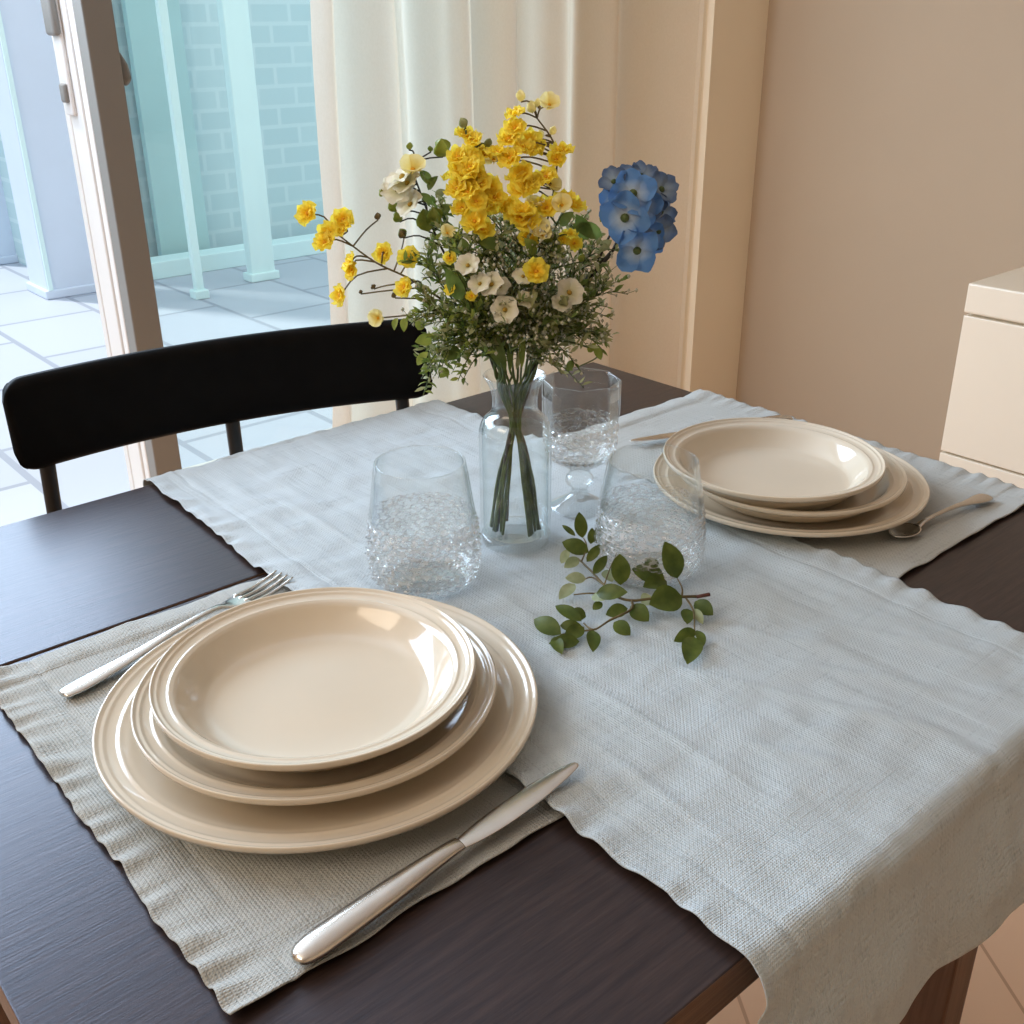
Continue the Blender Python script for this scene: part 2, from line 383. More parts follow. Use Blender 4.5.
# curtain: one sheer panel from the window edge to the pier
def curtain_pt(u, v):
    # path in plan
    if u < .86:
        t = u/.86; x = -2.02 + .03*t; y = .985 + (1.975-.985)*t
    else:
        t = (u-.86)/.14; a = t*pi/2
        x = -1.99 + .195*sin(a)*t**.4; y = 1.975 + .135*sin(a)
    s = u*6.6
    amp = (.068 if u < .86 else .02)*(1-.35*v)
    w = sin(2*pi*s + 1.3*sin(2.1*s) + .4*noise.noise((s*.6, v*1.2, 0)))
    w2 = .35*sin(2*pi*s*1.93+1.1)
    x += amp*(w+w2)*.85; y += .012*sin(2*pi*s+.9)
    y += .02*noise.noise((u*6, v*2.3, 3.1))*(1-u)
    k_ = max(0, 1-u/.25); y += (-.045+.14*v)*k_*k_
    if u < .02: y += .008*sin(v*9)*(1-u/.02)
    return (x, y, .015+(2.32-.015)*v)
b = MB(); b.grid(curtain_pt, 320, 26)
cur = b.build('curtain', M['curtain'], None, (-2.0, 1.5, .015))
tag(cur, 'sheer cream floor length curtain hanging in soft folds beside the teal pane', 'curtain')

# ------------------------------------------------------------------ outdoors
b = MB(); b.box((-8.2, -6, -.14), (XW-.25, 9, -.012)); tag(b.build('floor_terrace', M['deck'], smoothed=False), 'pale blue grey terrace tiles outside the window', kind='structure')
b = MB(); b.box((-8.5, -6, -.2), (-8.2, 1.45, 3.4)); b.box((-8.5, 1.45, -.2), (-5.42, 9, 3.4)); tag(b.build('neighbouring_building', M['facade'], None, (-8.35, 1.5, -.2), False), 'pale tiled building facade across the terrace', 'building', kind='structure')
def post(y0, y1, x0, x1, label, m, h=3.0):
    mb = MB(); mb.box((x0, y0, -.012), (x1, y1, h)); mb.box((x0-.015, y0-.015, -.012), (x1+.015, y1+.015, .03))
    o = mb.build('terrace_post', m, None, ((x0+x1)/2, (y0+y1)/2, -.012), False, .006); tag(o, label, 'post'); return o
post(1.27, 1.52, -5.25, -5.0, 'broad pale blue post standing on terrace tiles left of the window stile', M['post'])
P1 = bpy.data.objects['terrace_post']
b = MB(); b.box((-4.998, 1.272, .03), (-4.985, 1.292, 2.9)); b.build('sunlit_edge', M['white_post'], P1, tuple(P1.location), False)  # added white strip paints the post's bright sunlit side
post(1.33, 1.60, -6.25, -6.0, 'pale blue post behind the broad post at far left of terrace', M['post'])
post(1.79, 1.83, -4.55, -4.51, 'thin white post just right of the window stile, behind teal glass', M['white_post'])
post(2.16, 2.29, -4.72, -4.66, 'wide white post behind teal glass, near the curtain', M['white_post'])
b = MB(); b.box((-5.2, 1.72, -.012), (-5.05, 6, .075)); 
tag(b.build('terrace_kerb', M['white_post'], None, (-5.1, 3, -.012), False, .005), 'low white kerb along terrace edge seen through teal glass', 'kerb')
b = MB(); b.box((-5.36, 1.98, -.012), (-5.31, 2.26, 2.6)); b.box((-5.38, 1.96, 2.6), (-5.29, 2.28, 2.66))
tag(b.build('privacy_screen', M['screen'], None, (-5.34, 2.12, -.012), False, .005), 'grey upright screen panel between two white posts behind teal glass', 'screen')

# ------------------------------------------------------------------ cabinet
CX0, CX1, CY0, CY1 = -.844, .80, 1.85, 2.345
cab = empty('sideboard', ((CX0+CX1)/2, (CY0+CY1)/2, 0)); tag(cab, 'low cream lacquered cabinet against the beige wall at right', 'cabinet')
O = tuple(cab.location)
b = MB(); b.box((CX0+.004, CY0+.02, .0), (CX1-.004, CY1, .640)); b.build('body', M['cab'], cab, O, False, .002)
b = MB(); b.box((CX0, CY0, .597), (CX1, CY1, .660)); b.build('top', M['cab'], cab, O, False, .004)
for i in range(2):
    xa = CX0 + i*(CX1-CX0)/2 + .001; xb = CX0 + (i+1)*(CX1-CX0)/2 - .002
    b = MB(); b.box((xa, CY0+.002, .282), (xb, CY0+.022, .591)); b.build('door', M['cab'], cab, O, False, .002)
    b = MB(); b.box((xa, CY0+.002, .02), (xb, CY0+.022, .277)); b.build('drawer', M['cab'], cab, O, False, .002)

# ------------------------------------------------------------------ table
TX0, TX1, TY0, TY1 = -.764, 0.0, -.283, .655
SEAM = -.518; TH = .026
tab = empty('dining_table', ((TX0+TX1)/2, (TY0+TY1)/2, 0)); tag(tab, 'dark brown wooden dining table with a leaf seam', 'table')
O = tuple(tab.location)
def board(x0, x1, name):
    mb = MB()
    vs = [(x, y, z) for x in (x0, x1) for y in (TY0, TY1) for z in (TZ-TH, TZ)]
    mb.add(vs, [(1,5,7,3)], 0)
    mb.add(vs, [(0,1,3,2),(4,6,7,5),(0,4,5,1),(2,3,7,6),(0,2,6,4)], 1)
    # weld
    mb.v = vs; mb.f = [(1,5,7,3),(0,1,3,2),(4,6,7,5),(0,4,5,1),(2,3,7,6),(0,2,6,4)]; mb.m = [0,1,1,1,1,1]
    return mb.build(name, [M['top_wood'], M['edge_wood']], tab, O, False, .0012, 2)
board(SEAM+.0013, TX1, 'table_top'); board(TX0, SEAM-.0013, 'table_leaf')
b = MB()
b.box((TX0+.09, TY0+.045, TZ-TH-.06), (TX1-.13, TY0+.065, TZ-TH)); b.box((TX0+.09, TY1-.065, TZ-TH-.06), (TX1-.13, TY1-.045, TZ-TH))
b.box((TX0+.1, TY0+.045, TZ-TH-.06), (TX0+.12, TY1-.045, TZ-TH)); b.box((TX1-.15, TY0+.045, TZ-TH-.06), (TX1-.13, TY1-.045, TZ-TH))
b.box((SEAM-.03, TY0+.065, TZ-TH-.012), (SEAM+.03, TY1-.065, TZ-TH))
b.build('apron', M['leg_wood'], tab, O, False, .002)
for x in (-.13, -.635):
    for y in (-.235, .592):
        mb = MB(); mb.box((x-.026, y-.026, 0), (x+.026, y+.026, TZ-TH)); mb.build('leg', M['leg_wood'], tab, O, False, .003)

# ------------------------------------------------------------------ dining chair
ch = empty('dining_chair', (-.842, .173, 0), radians(-10.6))
tag(ch, 'black dining chair with curved backrest on thin posts across the table', 'chair')
HWc = .237
def back_profile(v):     # rounded rectangle factor, v in 0..1 over height
    return v
def arcx(y): return -.040*(1-(y/HWc)**2)
b = MB()
nu, nv = 97, 21; th = .020; Z0, Z1 = .7505, .846; rc = .022
def backp(u, v, side):
    y = -HWc*(.45*cos(pi*u)+.55*(1-2*u)); z = Z0+(Z1-Z0)*v
    # rounded ends
    dy = HWc-abs(y)
    if dy < rc:
        lim = rc - sqrt(max(rc*rc-(rc-dy)**2, 0)); lim = min(lim, rc)
        z = min(max(z, Z0+lim), Z1-lim)
    e = min(1, sqrt(max(0, min(v, 1-v)*8)), sqrt(max(0, dy/.006)))
    return Vector((arcx(y)+side*th*.5*(.35+.65*e)-.03*(v-.5)*.35, y, z))
vs = [backp(i/(nu-1), j/(nv-1), s) for s in (1, -1) for i in range(nu) for j in range(nv)]
fs = []
for k in range(2):
    for i in range(nu-1):
        for j in range(nv-1):
            q = (k*nu*nv+i*nv+j, k*nu*nv+(i+1)*nv+j, k*nu*nv+(i+1)*nv+j+1, k*nu*nv+i*nv+j+1)
            fs.append(q if k == 0 else q[::-1])
def rim(a, c): fs.append((a, c, c+nu*nv, a+nu*nv))
for i in range(nu-1): rim(i*nv+nv-1, (i+1)*nv+nv-1); rim((i+1)*nv, i*nv)
for j in range(nv-1): rim(j, j+1); rim((nu-1)*nv+j+1, (nu-1)*nv+j)
b.add(vs, fs); b.build('backrest', M['black'], ch)
for y, lean in ((-.207, .012), (-.0, -.0), (.203, -.008)):
    mb = MB(); x = arcx(y)
    mb.tube([(x, y, .762), (x+.004, y-lean*.4, .65), (x+.015, y-lean, .45)], [.0085, .008, .010], 10); mb.build('back_post', M['black_metal'], ch)
b = MB()
def seatp(u, v):
    y = -.21+.42*u; x = -.02+.40*v
    return (x, y*(1-.06*(1-v)), .455-.012*(1-(2*u-1)**2)*(1-(2*v-1)**2))
b.grid(seatp, 13, 13); b.build('seat', M['black'], ch, None, True, .006, 2, 0, -.02)
for sx, sy in ((-.0,-.18),(-.0,.18),(.35,-.19),(.35,.19)):
    mb = MB(); k = -.04 if sx < .1 else .02
    mb.tube([(sx, sy, .437), (sx+k*.5, sy*1.03, .22), (sx+k, sy*1.06, 0.002)], [.012,.011,.009], 10); mb.build('leg', M['black_metal'], ch)

# ------------------------------------------------------------------ linen
def nz(x, y, s, k=0): return noise.noise((x*s, y*s, k))
def wrinkle(x, y):
    h = .0020*nz(x*1.0, y*3.2, 9, 1) + .0014*nz(x*5.0, y*1.6, 8, 4) + .0009*nz(x, y, 45, 2) + .0011*nz(x*1.0, y*3.5, 22, 8)
    return h
def creases(x, y):
    h = 0
    for (ax, ay, bx, by, a, w) in CREASE:
        dx, dy = bx-ax, by-ay; l = dx*dx+dy*dy; t = max(0, min(1, ((x-ax)*dx+(y-ay)*dy)/l))
        d = sqrt((x-ax-dx*t)**2+(y-ay-dy*t)**2); h += a*exp(-(d/w)**2)*sin(pi*min(max(t,.02),.98))
    return h
CREASE = [(-.20,.16,-.05,.22,.0022,.006), (-.24,.10,-.03,.10,.002,.004), (-.16,.22,-.02,.29,.0022,.007), (-.12,.12,-.03,.17,.0016,.006),
          (-.27,.20,-.10,.28,.0018,.006), (-.20,.06,-.02,.05,.0016,.0035), (-.10,.20,-.01,.24,.002,.006), (-.66,.10,-.40,.11,.0016,.004), (-.7,.22,-.5,.24,.0016,.006), (-.15,.30,-.03,.34,.0018,.006)]
def yl(x):
    P = [(-1, .031), (-.78, .029), (-.62, .022), (-.5, .018), (-.3, .004), (-.17, -.004), (-.134, -.004), (-.05, -.002), (0, -.005), (1, -.008)]
    for (a, ya), (c, yc) in zip(P, P[1:]):
        if a <= x <= c: return ya+(yc-ya)*(x-a)/(c-a)
RZ = TZ+.0026
HANG_F, HANG_N, RAD = .12, .100, .011
top_len = (TX1+.001)-(TX0-.001)
arc = RAD*pi/2
total = HANG_F+arc+top_len+arc+HANG_N
def runner_pt(u, v):
    s = u*total
    # edge waviness
    w = v
    # position along the path
    if s < HANG_F: x = TX0-.001-RAD; z = RZ-RAD-(HANG_F-s); nx, nz_ = -1, 0; tx = TX0
    elif s < HANG_F+arc:
        a = (s-HANG_F)/arc*pi/2; x = TX0-.001-RAD*cos(a); z = RZ-RAD+RAD*sin(a); nx, nz_ = -cos(a), sin(a); tx = TX0
    elif s < HANG_F+arc+top_len:
        x = TX0-.001+(s-HANG_F-arc); z = RZ; nx, nz_ = 0, 1; tx = x
    elif s < HANG_F+2*arc+top_len:
        a = (s-HANG_F-arc-top_len)/arc*pi/2; x = TX1+.001+RAD*sin(a); z = RZ-RAD+RAD*cos(a); nx, nz_ = sin(a), cos(a); tx = x
    else:
        q = s-HANG_F-2*arc-top_len; x = TX1+.001+RAD; z = RZ-RAD-q; nx, nz_ = 1, 0; tx = 0
    y0 = yl(min(tx, 0)) + .0022*nz(s, 0, 30, 5)+.002*nz(s, 0, 9, 6); y1 = .392 + .004*nz(s, 1, 22, 7)+.004*nz(s, 1, 8, 8) - .006*sstep(-.12, 0, tx)
    y = y0 + (y1-y0)*w
    ed = min(y-y0, y1-y)
    h = 0.0008
    flat = sstep(HANG_F+arc*.5, HANG_F+arc*1.5, s)*(1-sstep(HANG_F+arc+top_len, HANG_F+2*arc+top_len, s))
    h += wrinkle(x if flat > .5 else s, y)*1.0 + .0012
    h += creases(x, y)*flat
    hem = exp(-(ed/.016)**2)
    h += hem*.0021*(sin(s*2*pi/.0235+5*nz(s, y, 11, 3))*(.4+.6*nz(s, 0, 15, 2))+nz(s, ed, 60, 9)*1.1+.55)
    h -= .0012*exp(-((ed-.030)/.0022)**2)
    # lying over the inner edges of the two mats
    if flat > .3:
        on1 = sstep(.058, .036, y)*sstep(-.535, -.50, x)*sstep(-.115, -.14, x)
        on2 = sstep(.335, .357, y)*sstep(-.61, -.575, x)*sstep(-.135, -.165, x)
        h += .0030*max(on1, on2)
    h = max(h, .0002)
    q = s-HANG_F-arc*2-top_len
    if q > 0:      # falling folds
        k = sstep(0, .07, q)
        fold = .0045*sin(y*26+.8+1.2*nz(y, q, 5, 1))+.0018*sin(y*61+2*nz(y, q, 4, 2))
        h += k*(fold*sstep(-.01, .10, y)+.004+.009*sstep(0, .12, y)) + .006*k*q/.1
        z += .002*sin(y*17+1.0)*sstep(.05, .1, q); y -= .020*k*(1-v)
    return (x+nx*h, y, z+nz_*h)
b = MB(); b.grid(runner_pt, 440, 190)
rn = b.build('table_runner', M['runner'], None, (-.38, .2, TZ), True, solid=.0008)
tag(rn, 'pale blue grey linen runner laid across the table, falling over its near edge', 'table runner')

def placemat(x0, x1, y0, y1, sk, under, outer, name, label, seed):
    """under: the y side tucked below the runner; outer: the opposite side"""
    mb = MB()
    def pt(u, v):
        xa = x0 + .0035*nz(v*.4, 0, 14, seed)+.0012*nz(v*.4, 0, 60, seed); xb = x1 + .0035*nz(v*.4, 1, 14, seed+1)
        x = xa+(xb-xa)*u
        ya = y0 + sk*(u-.5) + .004*nz(u*.5, 2, 14, seed+2)+.0018*nz(u*.5, 2, 50, seed+2); yb = y1 + sk*(u-.5)+.004*nz(u*.5, 3, 14, seed+3)
        y = ya+(yb-ya)*v
        e_o = (y-ya) if outer == 0 else (yb-y); e_u = (yb-y) if outer == 0 else (y-ya)
        ex = min(x-xa, xb-x)
        h = .0012 + .0010*nz(x*3, y, 14, seed+4)+.0006*nz(x, y, 50, seed+5)
        free = sstep(.028, .055, e_u)
        g = exp(-(e_o/.020)**2)
        h += free*g*.0034*(.7 if outer else 1)*(sin(x*2*pi/.019+5*nz(x, y*.4, 13, seed))*(.35+.6*nz(x, 0, 17, seed+3))+.6+1.0*nz(x*1.2, y*.5, 50, seed+7))
        h -= .001*exp(-((e_o-.034)/.003)**2)*free
        gx = exp(-(ex/.016)**2)
        h += free*gx*.0020*(.6+nz(x*.7, y, 30, seed+8)*1.4) - .0009*exp(-((ex-.026)/.003)**2)*free
        # lengthwise rucks near the far cross edge
        h += free*.0022*exp(-((x-xa-.018)/.012)**2)*(1+nz(y, 0, 12, seed))
        h = max(h, .0003) if free > .02 else min(max(h, .0003), .0014)
        return (x, y, TZ+.0004+h)
    mb.grid(pt, 190, 150)
    o = mb.build(name, M['mat'], None, ((x0+x1)/2, (y0+y1)/2, TZ), True, solid=.0007)
    return tag(o, label, 'placemat', 'linen placemats')
placemat(-.507, -.132, -.209, .043, 0, 1, 0, 'placemat', 'grey green linen placemat under the nearer stack of plates', 3)
placemat(-.580, -.157, .352, .660, 0, 0, 1, 'placemat', 'grey linen placemat under the farther stack of plates', 23)
ZM = TZ+.0042                    # upper face of a mat

# ------------------------------------------------------------------ plates
def plate_profile(Rr, H, foot, well, ridges):
    """closed lathe profile: well, wall, rim with turned rings, underside, foot"""
    t = .0042; B0 = .0085
    p = [(0, B0), (well*.5, B0), (well*.9, B0+.0003), (well, B0+.0010)]
    rim_in = Rr*.865
    n = 8
    for i in range(1, n+1):
        q = i/n
        p.append((well+(rim_in-well)*q, B0+.0010+(H-.0050-B0-.0010)*(q**1.45)))
    zi = H-.0050
    span = Rr-rim_in
    for a, dz in ((.08,.0002),(.14,.0008),(.20,.0011),(.26,.0008),(.32,.0007),(.54,.0016),(.62,.0021),(.67,.0028),(.72,.0031),(.78,.0030),(.84,.0033),(.90,.0044),(.96,.0049),(1.0,.0042),(1.005,.0026),(.985,.0008)):
        p.append((rim_in+span*a, zi+dz))
    p += [(rim_in+span*.75, zi-.0012), (rim_in, zi-t*.85)]
    for i in range(n-1, -1, -1):
        q = i/n
        p.append((max(foot+.004, well+(rim_in-well)*q+.002), .0046+(H-.0050-B0-.0010)*(q**1.45)))
    p += [(foot+.003, .0), (foot-.003, .0), (foot-.005, .0028), (0, .0028)]
    return p
def plate(x, y, z, Rr, H, foot, well, label, group, first=None):
    mb = MB(); mb.lathe(plate_profile(Rr, H, foot, well, 1), 128)
    o = mb.build('plate', M['plate']); o.location = (x, y, z)
    return tag(o, label, 'plate', group)
SETS = ((-.300, -.055, 'nearer', 1.0, (0,0)), (-.310, .452, 'farther', .955, (-.006, -.006)))
for (x, y, w, k, off) in SETS:
    g = 'plates of the %s place setting' % w
    F = k != 1.0
    plate(*((-.319, .473) if F else (x, y)), ZM-.0004, .1275 if F else .1400, .021, .078 if F else .082, .088 if F else .096, 'largest cream dinner plate, bottom of the %s stack' % w, g)
    plate(*((-.313, .464) if F else (x+.003, y-.003)), ZM+.0083, .1055 if F else .1140,   .0262, .068, .078, 'middle sized cream plate in the %s stack' % w, g)
    plate(*((-.321, .447) if F else (x+.004, y-.004)), ZM+.0168, .1005 if F else .1008, .0315, .062, .070, 'smallest cream plate on top of the %s stack' % w, g)

# ------------------------------------------------------------------ cutlery
def ribbon(mb, path, n=10):
    """path: (x, half width, z, half thickness); cutlery laid along +x"""
    prof = []
    for (x, hw, z, ht) in path:
        prof.append([(x, hw*cos(2*pi*j/n), z+ht*sin(2*pi*j/n)) for j in range(n)])
    vs = [v for r_ in prof for v in r_]; m = len(prof)
    fs = [(i*n+j, (i+1)*n+j, (i+1)*n+(j+1)%n, i*n+(j+1)%n) for i in range(m-1) for j in range(n)]
    fs += [tuple(range(n)), tuple((m-1)*n+j for j in range(n-1, -1, -1))]
    mb.add(vs, fs)
def dense(path, k=4):
    pts = [Vector((a[0], a[1], a[2])) for a in path]; ts = [Vector((a[3], 0, 0)) for a in path]
    A = smooth(pts, k); B = smooth(ts, k)
    return [(p.x, max(p.y, .0003), p.z, max(t.x, .0003)) for p, t in zip(A, B)]
def place(o, p0, p1, z, tilt=0):
    d = Vector((p1[0]-p0[0], p1[1]-p0[1]))
    o.location = (p0[0], p0[1], z); o.rotation_euler = (0, -radians(tilt), math.atan2(d.y, d.x))
knife = empty('table_knife', (0,0,0))
b = MB(); ribbon(b, dense([(0,.0008,.005,.0008),(.0008,.0034,.0052,.0018),(.003,.0060,.0055,.0030),(.008,.0078,.0057,.0040),(.02,.0088,.0058,.0046),(.06,.0078,.006,.0044),(.09,.0060,.006,.0038),(.103,.0052,.0058,.003),(.108,.0050,.0055,.0024)]), 14); b.build('handle', M['steel'], knife)
b = MB()
pr = [(.106,.0055,-.0055),(.112,.0070,-.0075),(.122,.0092,-.0105),(.14,.0108,-.0130),(.165,.0104,-.0122),(.187,.0075,-.0090),(.198,.0040,-.0065),(.2025,.0010,-.0040)]
vs = []; n = len(pr)
for (x, a, c) in pr: vs += [(x, a, .0048), (x, a*.3+c*.3, .0062), (x, c, .0045), (x, a*.3+c*.3, .0040)]
fs = [(i*4+j, (i+1)*4+j, (i+1)*4+(j+1)%4, i*4+(j+1)%4) for i in range(n-1) for j in range(4)] + [(0,1,2,3), ((n-1)*4+3,(n-1)*4+2,(n-1)*4+1,(n-1)*4)]
b.add(vs, fs); b.build('blade', M['steel'], knife, None, True, 0, 2, 2)
tag(knife, 'steel table knife lying right of the nearer plates, tip on the runner', 'knife', 'table knives')
place(knife, (-.1375, -.172), (-.1505, .030), TZ+.0036, 1.9)
def copy_tree(o):
    c = o.copy(); COL.objects.link(c)
    for k in o.children:
        q = k.copy(); COL.objects.link(q); q.parent = c
    return c
k2 = copy_tree(knife); k2['label'] = 'steel table knife half hidden behind the farther plates, tip towards the goblet'
tp = onz(632, 444, TZ+.006); hd = onz(790, 421, TZ+.006); hd = tp+(hd-tp).normalized()*.2
place(k2, (hd.x, hd.y), (tp.x, tp.y), TZ+.0036, .3)
fork = empty('table_fork', (0,0,0))
b = MB(); ribbon(b, dense([(0,.003,.003,.0012),(.003,.007,.0034,.002),(.02,.0085,.0036,.0022),(.06,.006,.005,.002),(.10,.0034,.008,.0019),(.13,.0034,.0085,.0018),(.142,.006,.006,.0014),(.15,.0105,.004,.0012),(.162,.0115,.0035,.0012)]), 12); b.build('handle', M['steel'], fork)
for j in range(4):
    mb = MB(); y = (j-1.5)*.0066
    mb.tube([(.158, y*.95, .0036), (.175, y, .003), (.19, y, .0045), (.203, y*.97, .0075)], [.0019,.0017,.0014,.0007], 8); mb.build('tine', M['steel'], fork)
tag(fork, 'steel fork partly under the nearer plates, tines by the runner edge', 'fork')
place(fork, (-.4415, -.174), (-.487, .024), TZ+.0034)
spoon = empty('teaspoon', (0,0,0))
b = MB(); ribbon(b, dense([(0,.004,.003,.0012),(.004,.0078,.0034,.002),(.016,.0082,.0038,.0022),(.034,.005,.0055,.002),(.06,.0026,.0075,.0018),(.095,.0024,.007,.0016),(.112,.004,.0045,.0014),(.118,.006,.0036,.001)]), 12); b.build('handle', M['steel'], spoon)
b = MB()
def bowl(u, v):
    a = 2*pi*v; r_ = u
    x = .131+.0175*r_*cos(a)*(1.05 if cos(a) > 0 else 1); y = .0118*r_*sin(a)
    return (x, y, .0012+.0042*r_*r_)
b.grid(bowl, 8, 28, wrap=True); b.build('bowl', M['steel'], spoon, None, True, solid=.0009)
tag(spoon, 'small steel teaspoon on the farther placemat, right of the plates', 'spoon')
place(spoon, (-.186, .607), (-.197, .462), TZ+.0036)

# ------------------------------------------------------------------ glasses
def tumbler(x, y, z, label, rough_amp, seed, H):
    root = empty('tumbler', (x, y, z)); tag(root, label, 'glass', 'drinking glasses')
    out = [(0,0),(.026,0),(.034,.001),(.040,.005),(.0445,.014),(.0462,.026),(.0460,.040),(.0445,.056),(.0420,.072),(.0390,H-.012),(.0370,H-.001),(.0366,H)]
    out = [(a*.97, c) for a, c in out]
    # bowl below the band carries the pressed pattern, upper wall is plain
    def dens(P, k): 
        Q = smooth([(r_, z_, 0) for r_, z_ in P], k); return [(q.x, q.y) for q in Q]
    O2 = dens(out, 6)
    split = .062
    lower = [p for p in O2 if p[1] <= split]; upper = [p for p in O2 if p[1] >= split-.003]
    def pattern(r_, z_, t, k):
        if z_ < .003: return r_
        m = sstep(.002, .01, z_)*sstep(split+.002, split-.008, z_)
        row = z_/.0072; ro = int(row)
        a = sin(pi*(row-ro)) * (.5+.5*cos(28*t + ro*pi + .5*sin(3*t+ro)))
        a += .35*noise.noise((r_*cos(t)*160, r_*sin(t)*160, z_*200+seed))
        return r_ + rough_amp*m*(a-.45)
    mb = MB(); mb.lathe([(max(r_-.0022, 0), max(z_, .0)) for r_, z_ in []] or lower, 144, fn=pattern)
    inner = [(max(r_-.0028, 0), z_) for r_, z_ in lower if z_ > .011]
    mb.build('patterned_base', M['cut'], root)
    mb = MB(); mb.lathe([(0, .0085)] + [(inner[0][0]*.9, .0088)] + inner, 96); mb.build('inner_wall', M['glass'], root)
    mb = MB()
    pf = upper + [(upper[-1][0]-.0006, H+.0006), (upper[-1][0]-.0014, H)] + [(r_-.0018, z_) for r_, z_ in reversed(upper)]
    mb.lathe(pf, 96); mb.build('bowl', M['glass'], root)
    return root
tumbler(-.409, .109, RZ+.0022, 'clear short tumbler with pressed texture standing in front of the nearer plates', .0040, 1, .105)
tumbler(-.301, .258, RZ+.0022, 'clear short tumbler behind the green sprig, beside the farther plates', .0012, 7, .099)

g = empty('goblet', (-.431, .305, RZ+.0022)); tag(g, 'clear pressed glass goblet with faceted bowl and short stem right of the vase', 'goblet', 'drinking glasses')
mb = MB()
foot = [(0,0),(.0255,0),(.0275,.0012),(.027,.0025),(.022,.0055),(.014,.010),(.009,.014),(.0078,.018),(.009,.021),(.0125,.0245),(.0135,.028),(.0125,.0315),(.0105,.034),(.010,.038),(.0125,.042)]
Q = smooth([(a, c, 0) for a, c in foot], 4); mb.lathe([(q.x, q.y) for q in Q], 64)
mb.build('stem', M['base_glass'], g)
mb = MB()
low = smooth([(a, c, 0) for a, c in [(0.0,.0415),(.012,.042),(.022,.0465),(.0295,.054),(.0325,.063),(.0335,.074),(.0335,.086)]], 8)
def diamonds(r_, z_, t, k):
    m = sstep(.043, .05, z_)*sstep(.088, .080, z_); row = (z_-.04)/.0074; ro = math.floor(row)
    return r_+.0026*m*(abs(sin(pi*row))*abs(cos(13*t+ro*pi/2))-.35)
mb.lathe([(q.x, q.y) for q in low], 156, fn=diamonds)
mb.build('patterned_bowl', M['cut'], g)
mb = MB(); mb.lathe([(0,.0455)]+[(max(q.x-.0028, 0), q.y) for q in low if q.y > .0475], 64); mb.build('inner_wall', M['glass'], g)
mb = MB()
def octa(r_, z_, t, k):
    m = pi/4; a = (t % m)-m/2; f = cos(m/2)/cos(a)
    return r_*(1+(f*1.03-1)*sstep(.084, .094, z_))
mb.lathe([(.0336,.085),(.0342,.094),(.0343,.106),(.0343,.124),(.0336,.1248),(.0327,.124),(.0327,.106),(.0324,.09),(.0316,.085)], 96, fn=octa)
mb.build('bowl', M['glass'], g)

# ------------------------------------------------------------------ vase
VZ = RZ+.0022; VC.z = VZ
vase = empty('vase', VC); tag(vase, 'clear glass bottle vase filled with water, holding the bouquet', 'vase')
vo = [(0,0),(.026,0),(.0292,.0015),(.0305,.005),(.0308,.012),(.0308,.06),(.0308,.098),(.0300,.106),(.0270,.113),(.0222,.1175),(.0196,.1215),(.0188,.127),(.0192,.134),(.0212,.142),(.0246,.1485),(.0262,.151)]
Q = smooth([(a, c, 0) for a, c in vo], 5); VO = [(q.x, q.y) for q in Q]
mb = MB(); 
inn = [(max(a-.0024, 0), c) for a, c in VO if c > .0105]
mb.lathe([p for p in VO if p[1] >= .010] + [(.0255,.1518)] + list(reversed(inn)), 96); mb.build('body', M['glass'], vase)
mb = MB(); mb.lathe([p for p in VO if p[1] <= .0102] + [(.0285,.0102),(.024,.0085),(.012,.0070),(0,.0066)], 96); mb.build('thick_base', M['base_glass'], vase)
wl = .104
mb = MB(); mb.lathe([(0,.0075),(.012,.0078),(.024,.0093),(.0280,.012),(.0280,.03),(.0280,.06),(.0280,wl-.006),(.0283,wl-.001),(.0281,wl),(.0262,wl-.0006),(0,wl-.0006)], 72)
mb.build('water', M['water'], vase)

# ------------------------------------------------------------------ bouquet
rnd = random.Random(5)
def U(a, c): return rnd.uniform(a, c)
def vpt(a, rr, z): return VC + Vector((rr*cos(a), rr*sin(a), z))
NECK = {}
def stem_path(target, mids=(), lean=None):
    """foot in the water, through the neck, out to target"""
    d = Vector((target.x-VC.x, target.y-VC.y, 0)); a = math.atan2(d.y, d.x)
    sg = HR.dot(d); sg = (-1 if sg > .02 else 1 if sg < -.02 else rnd.choice((-1, 1)))
    a2 = math.atan2(HR.y*sg, HR.x*sg)+U(-1.15, 1.15)
    p0 = vpt(a2, U(.015, .0225), .0125); p1 = vpt(a2, U(.008, .016), .06); p2 = vpt(a2, U(.002, .006), .098); p3 = vpt(a+U(-.7,.7), U(.008, .015), .140)
    p4 = vpt(a, U(.011, .018), .158)
    return [p0, p1, p2, p3, p4] + list(mids)[1:] + [target] if len(mids) > 1 else [p0, p1, p2, p3, p4] + list(mids) + [target]

def flower_mesh(name, m, rr, petals, layers, cup, ruffle, seed, wid=1.0):
    q = random.Random(seed); mb = MB()
    for l in range(layers):
        k = 1-.36*l; npet = petals
        for i in range(npet):
            a = 2*pi*(i+.5*l)/npet + q.uniform(-.15, .15); el = cup + .5*l + q.uniform(-.15, .15)
            def pt(u, v, a=a, el=el, k=k, ph=q.uniform(0, 6)):
                r_ = rr*k*(.06+.94*u); ww = (v-.5)*wid*rr*k*1.45*sin(pi*min(.14+.70*u, 1))**.8
                e = el*(1-.35*u)
                z_ = r_*sin(e) + ruffle*rr*u*sin(ph+v*7+u*3) + .25*abs(v-.5)*rr*k*u
                x_ = r_*cos(e)*(1-.16*(2*v-1)**2*u)
                return Vector((x_*cos(a)-ww*sin(a), x_*sin(a)+ww*cos(a), z_))
            mb.grid(pt, 5, 6)
    o = mb.build(name, m)
    c = MB(); c.lathe([(0,.0),(rr*.14,.01*rr),(rr*.17,rr*.1),(rr*.10,rr*.2),(0,rr*.22)], 10)
    return o, c
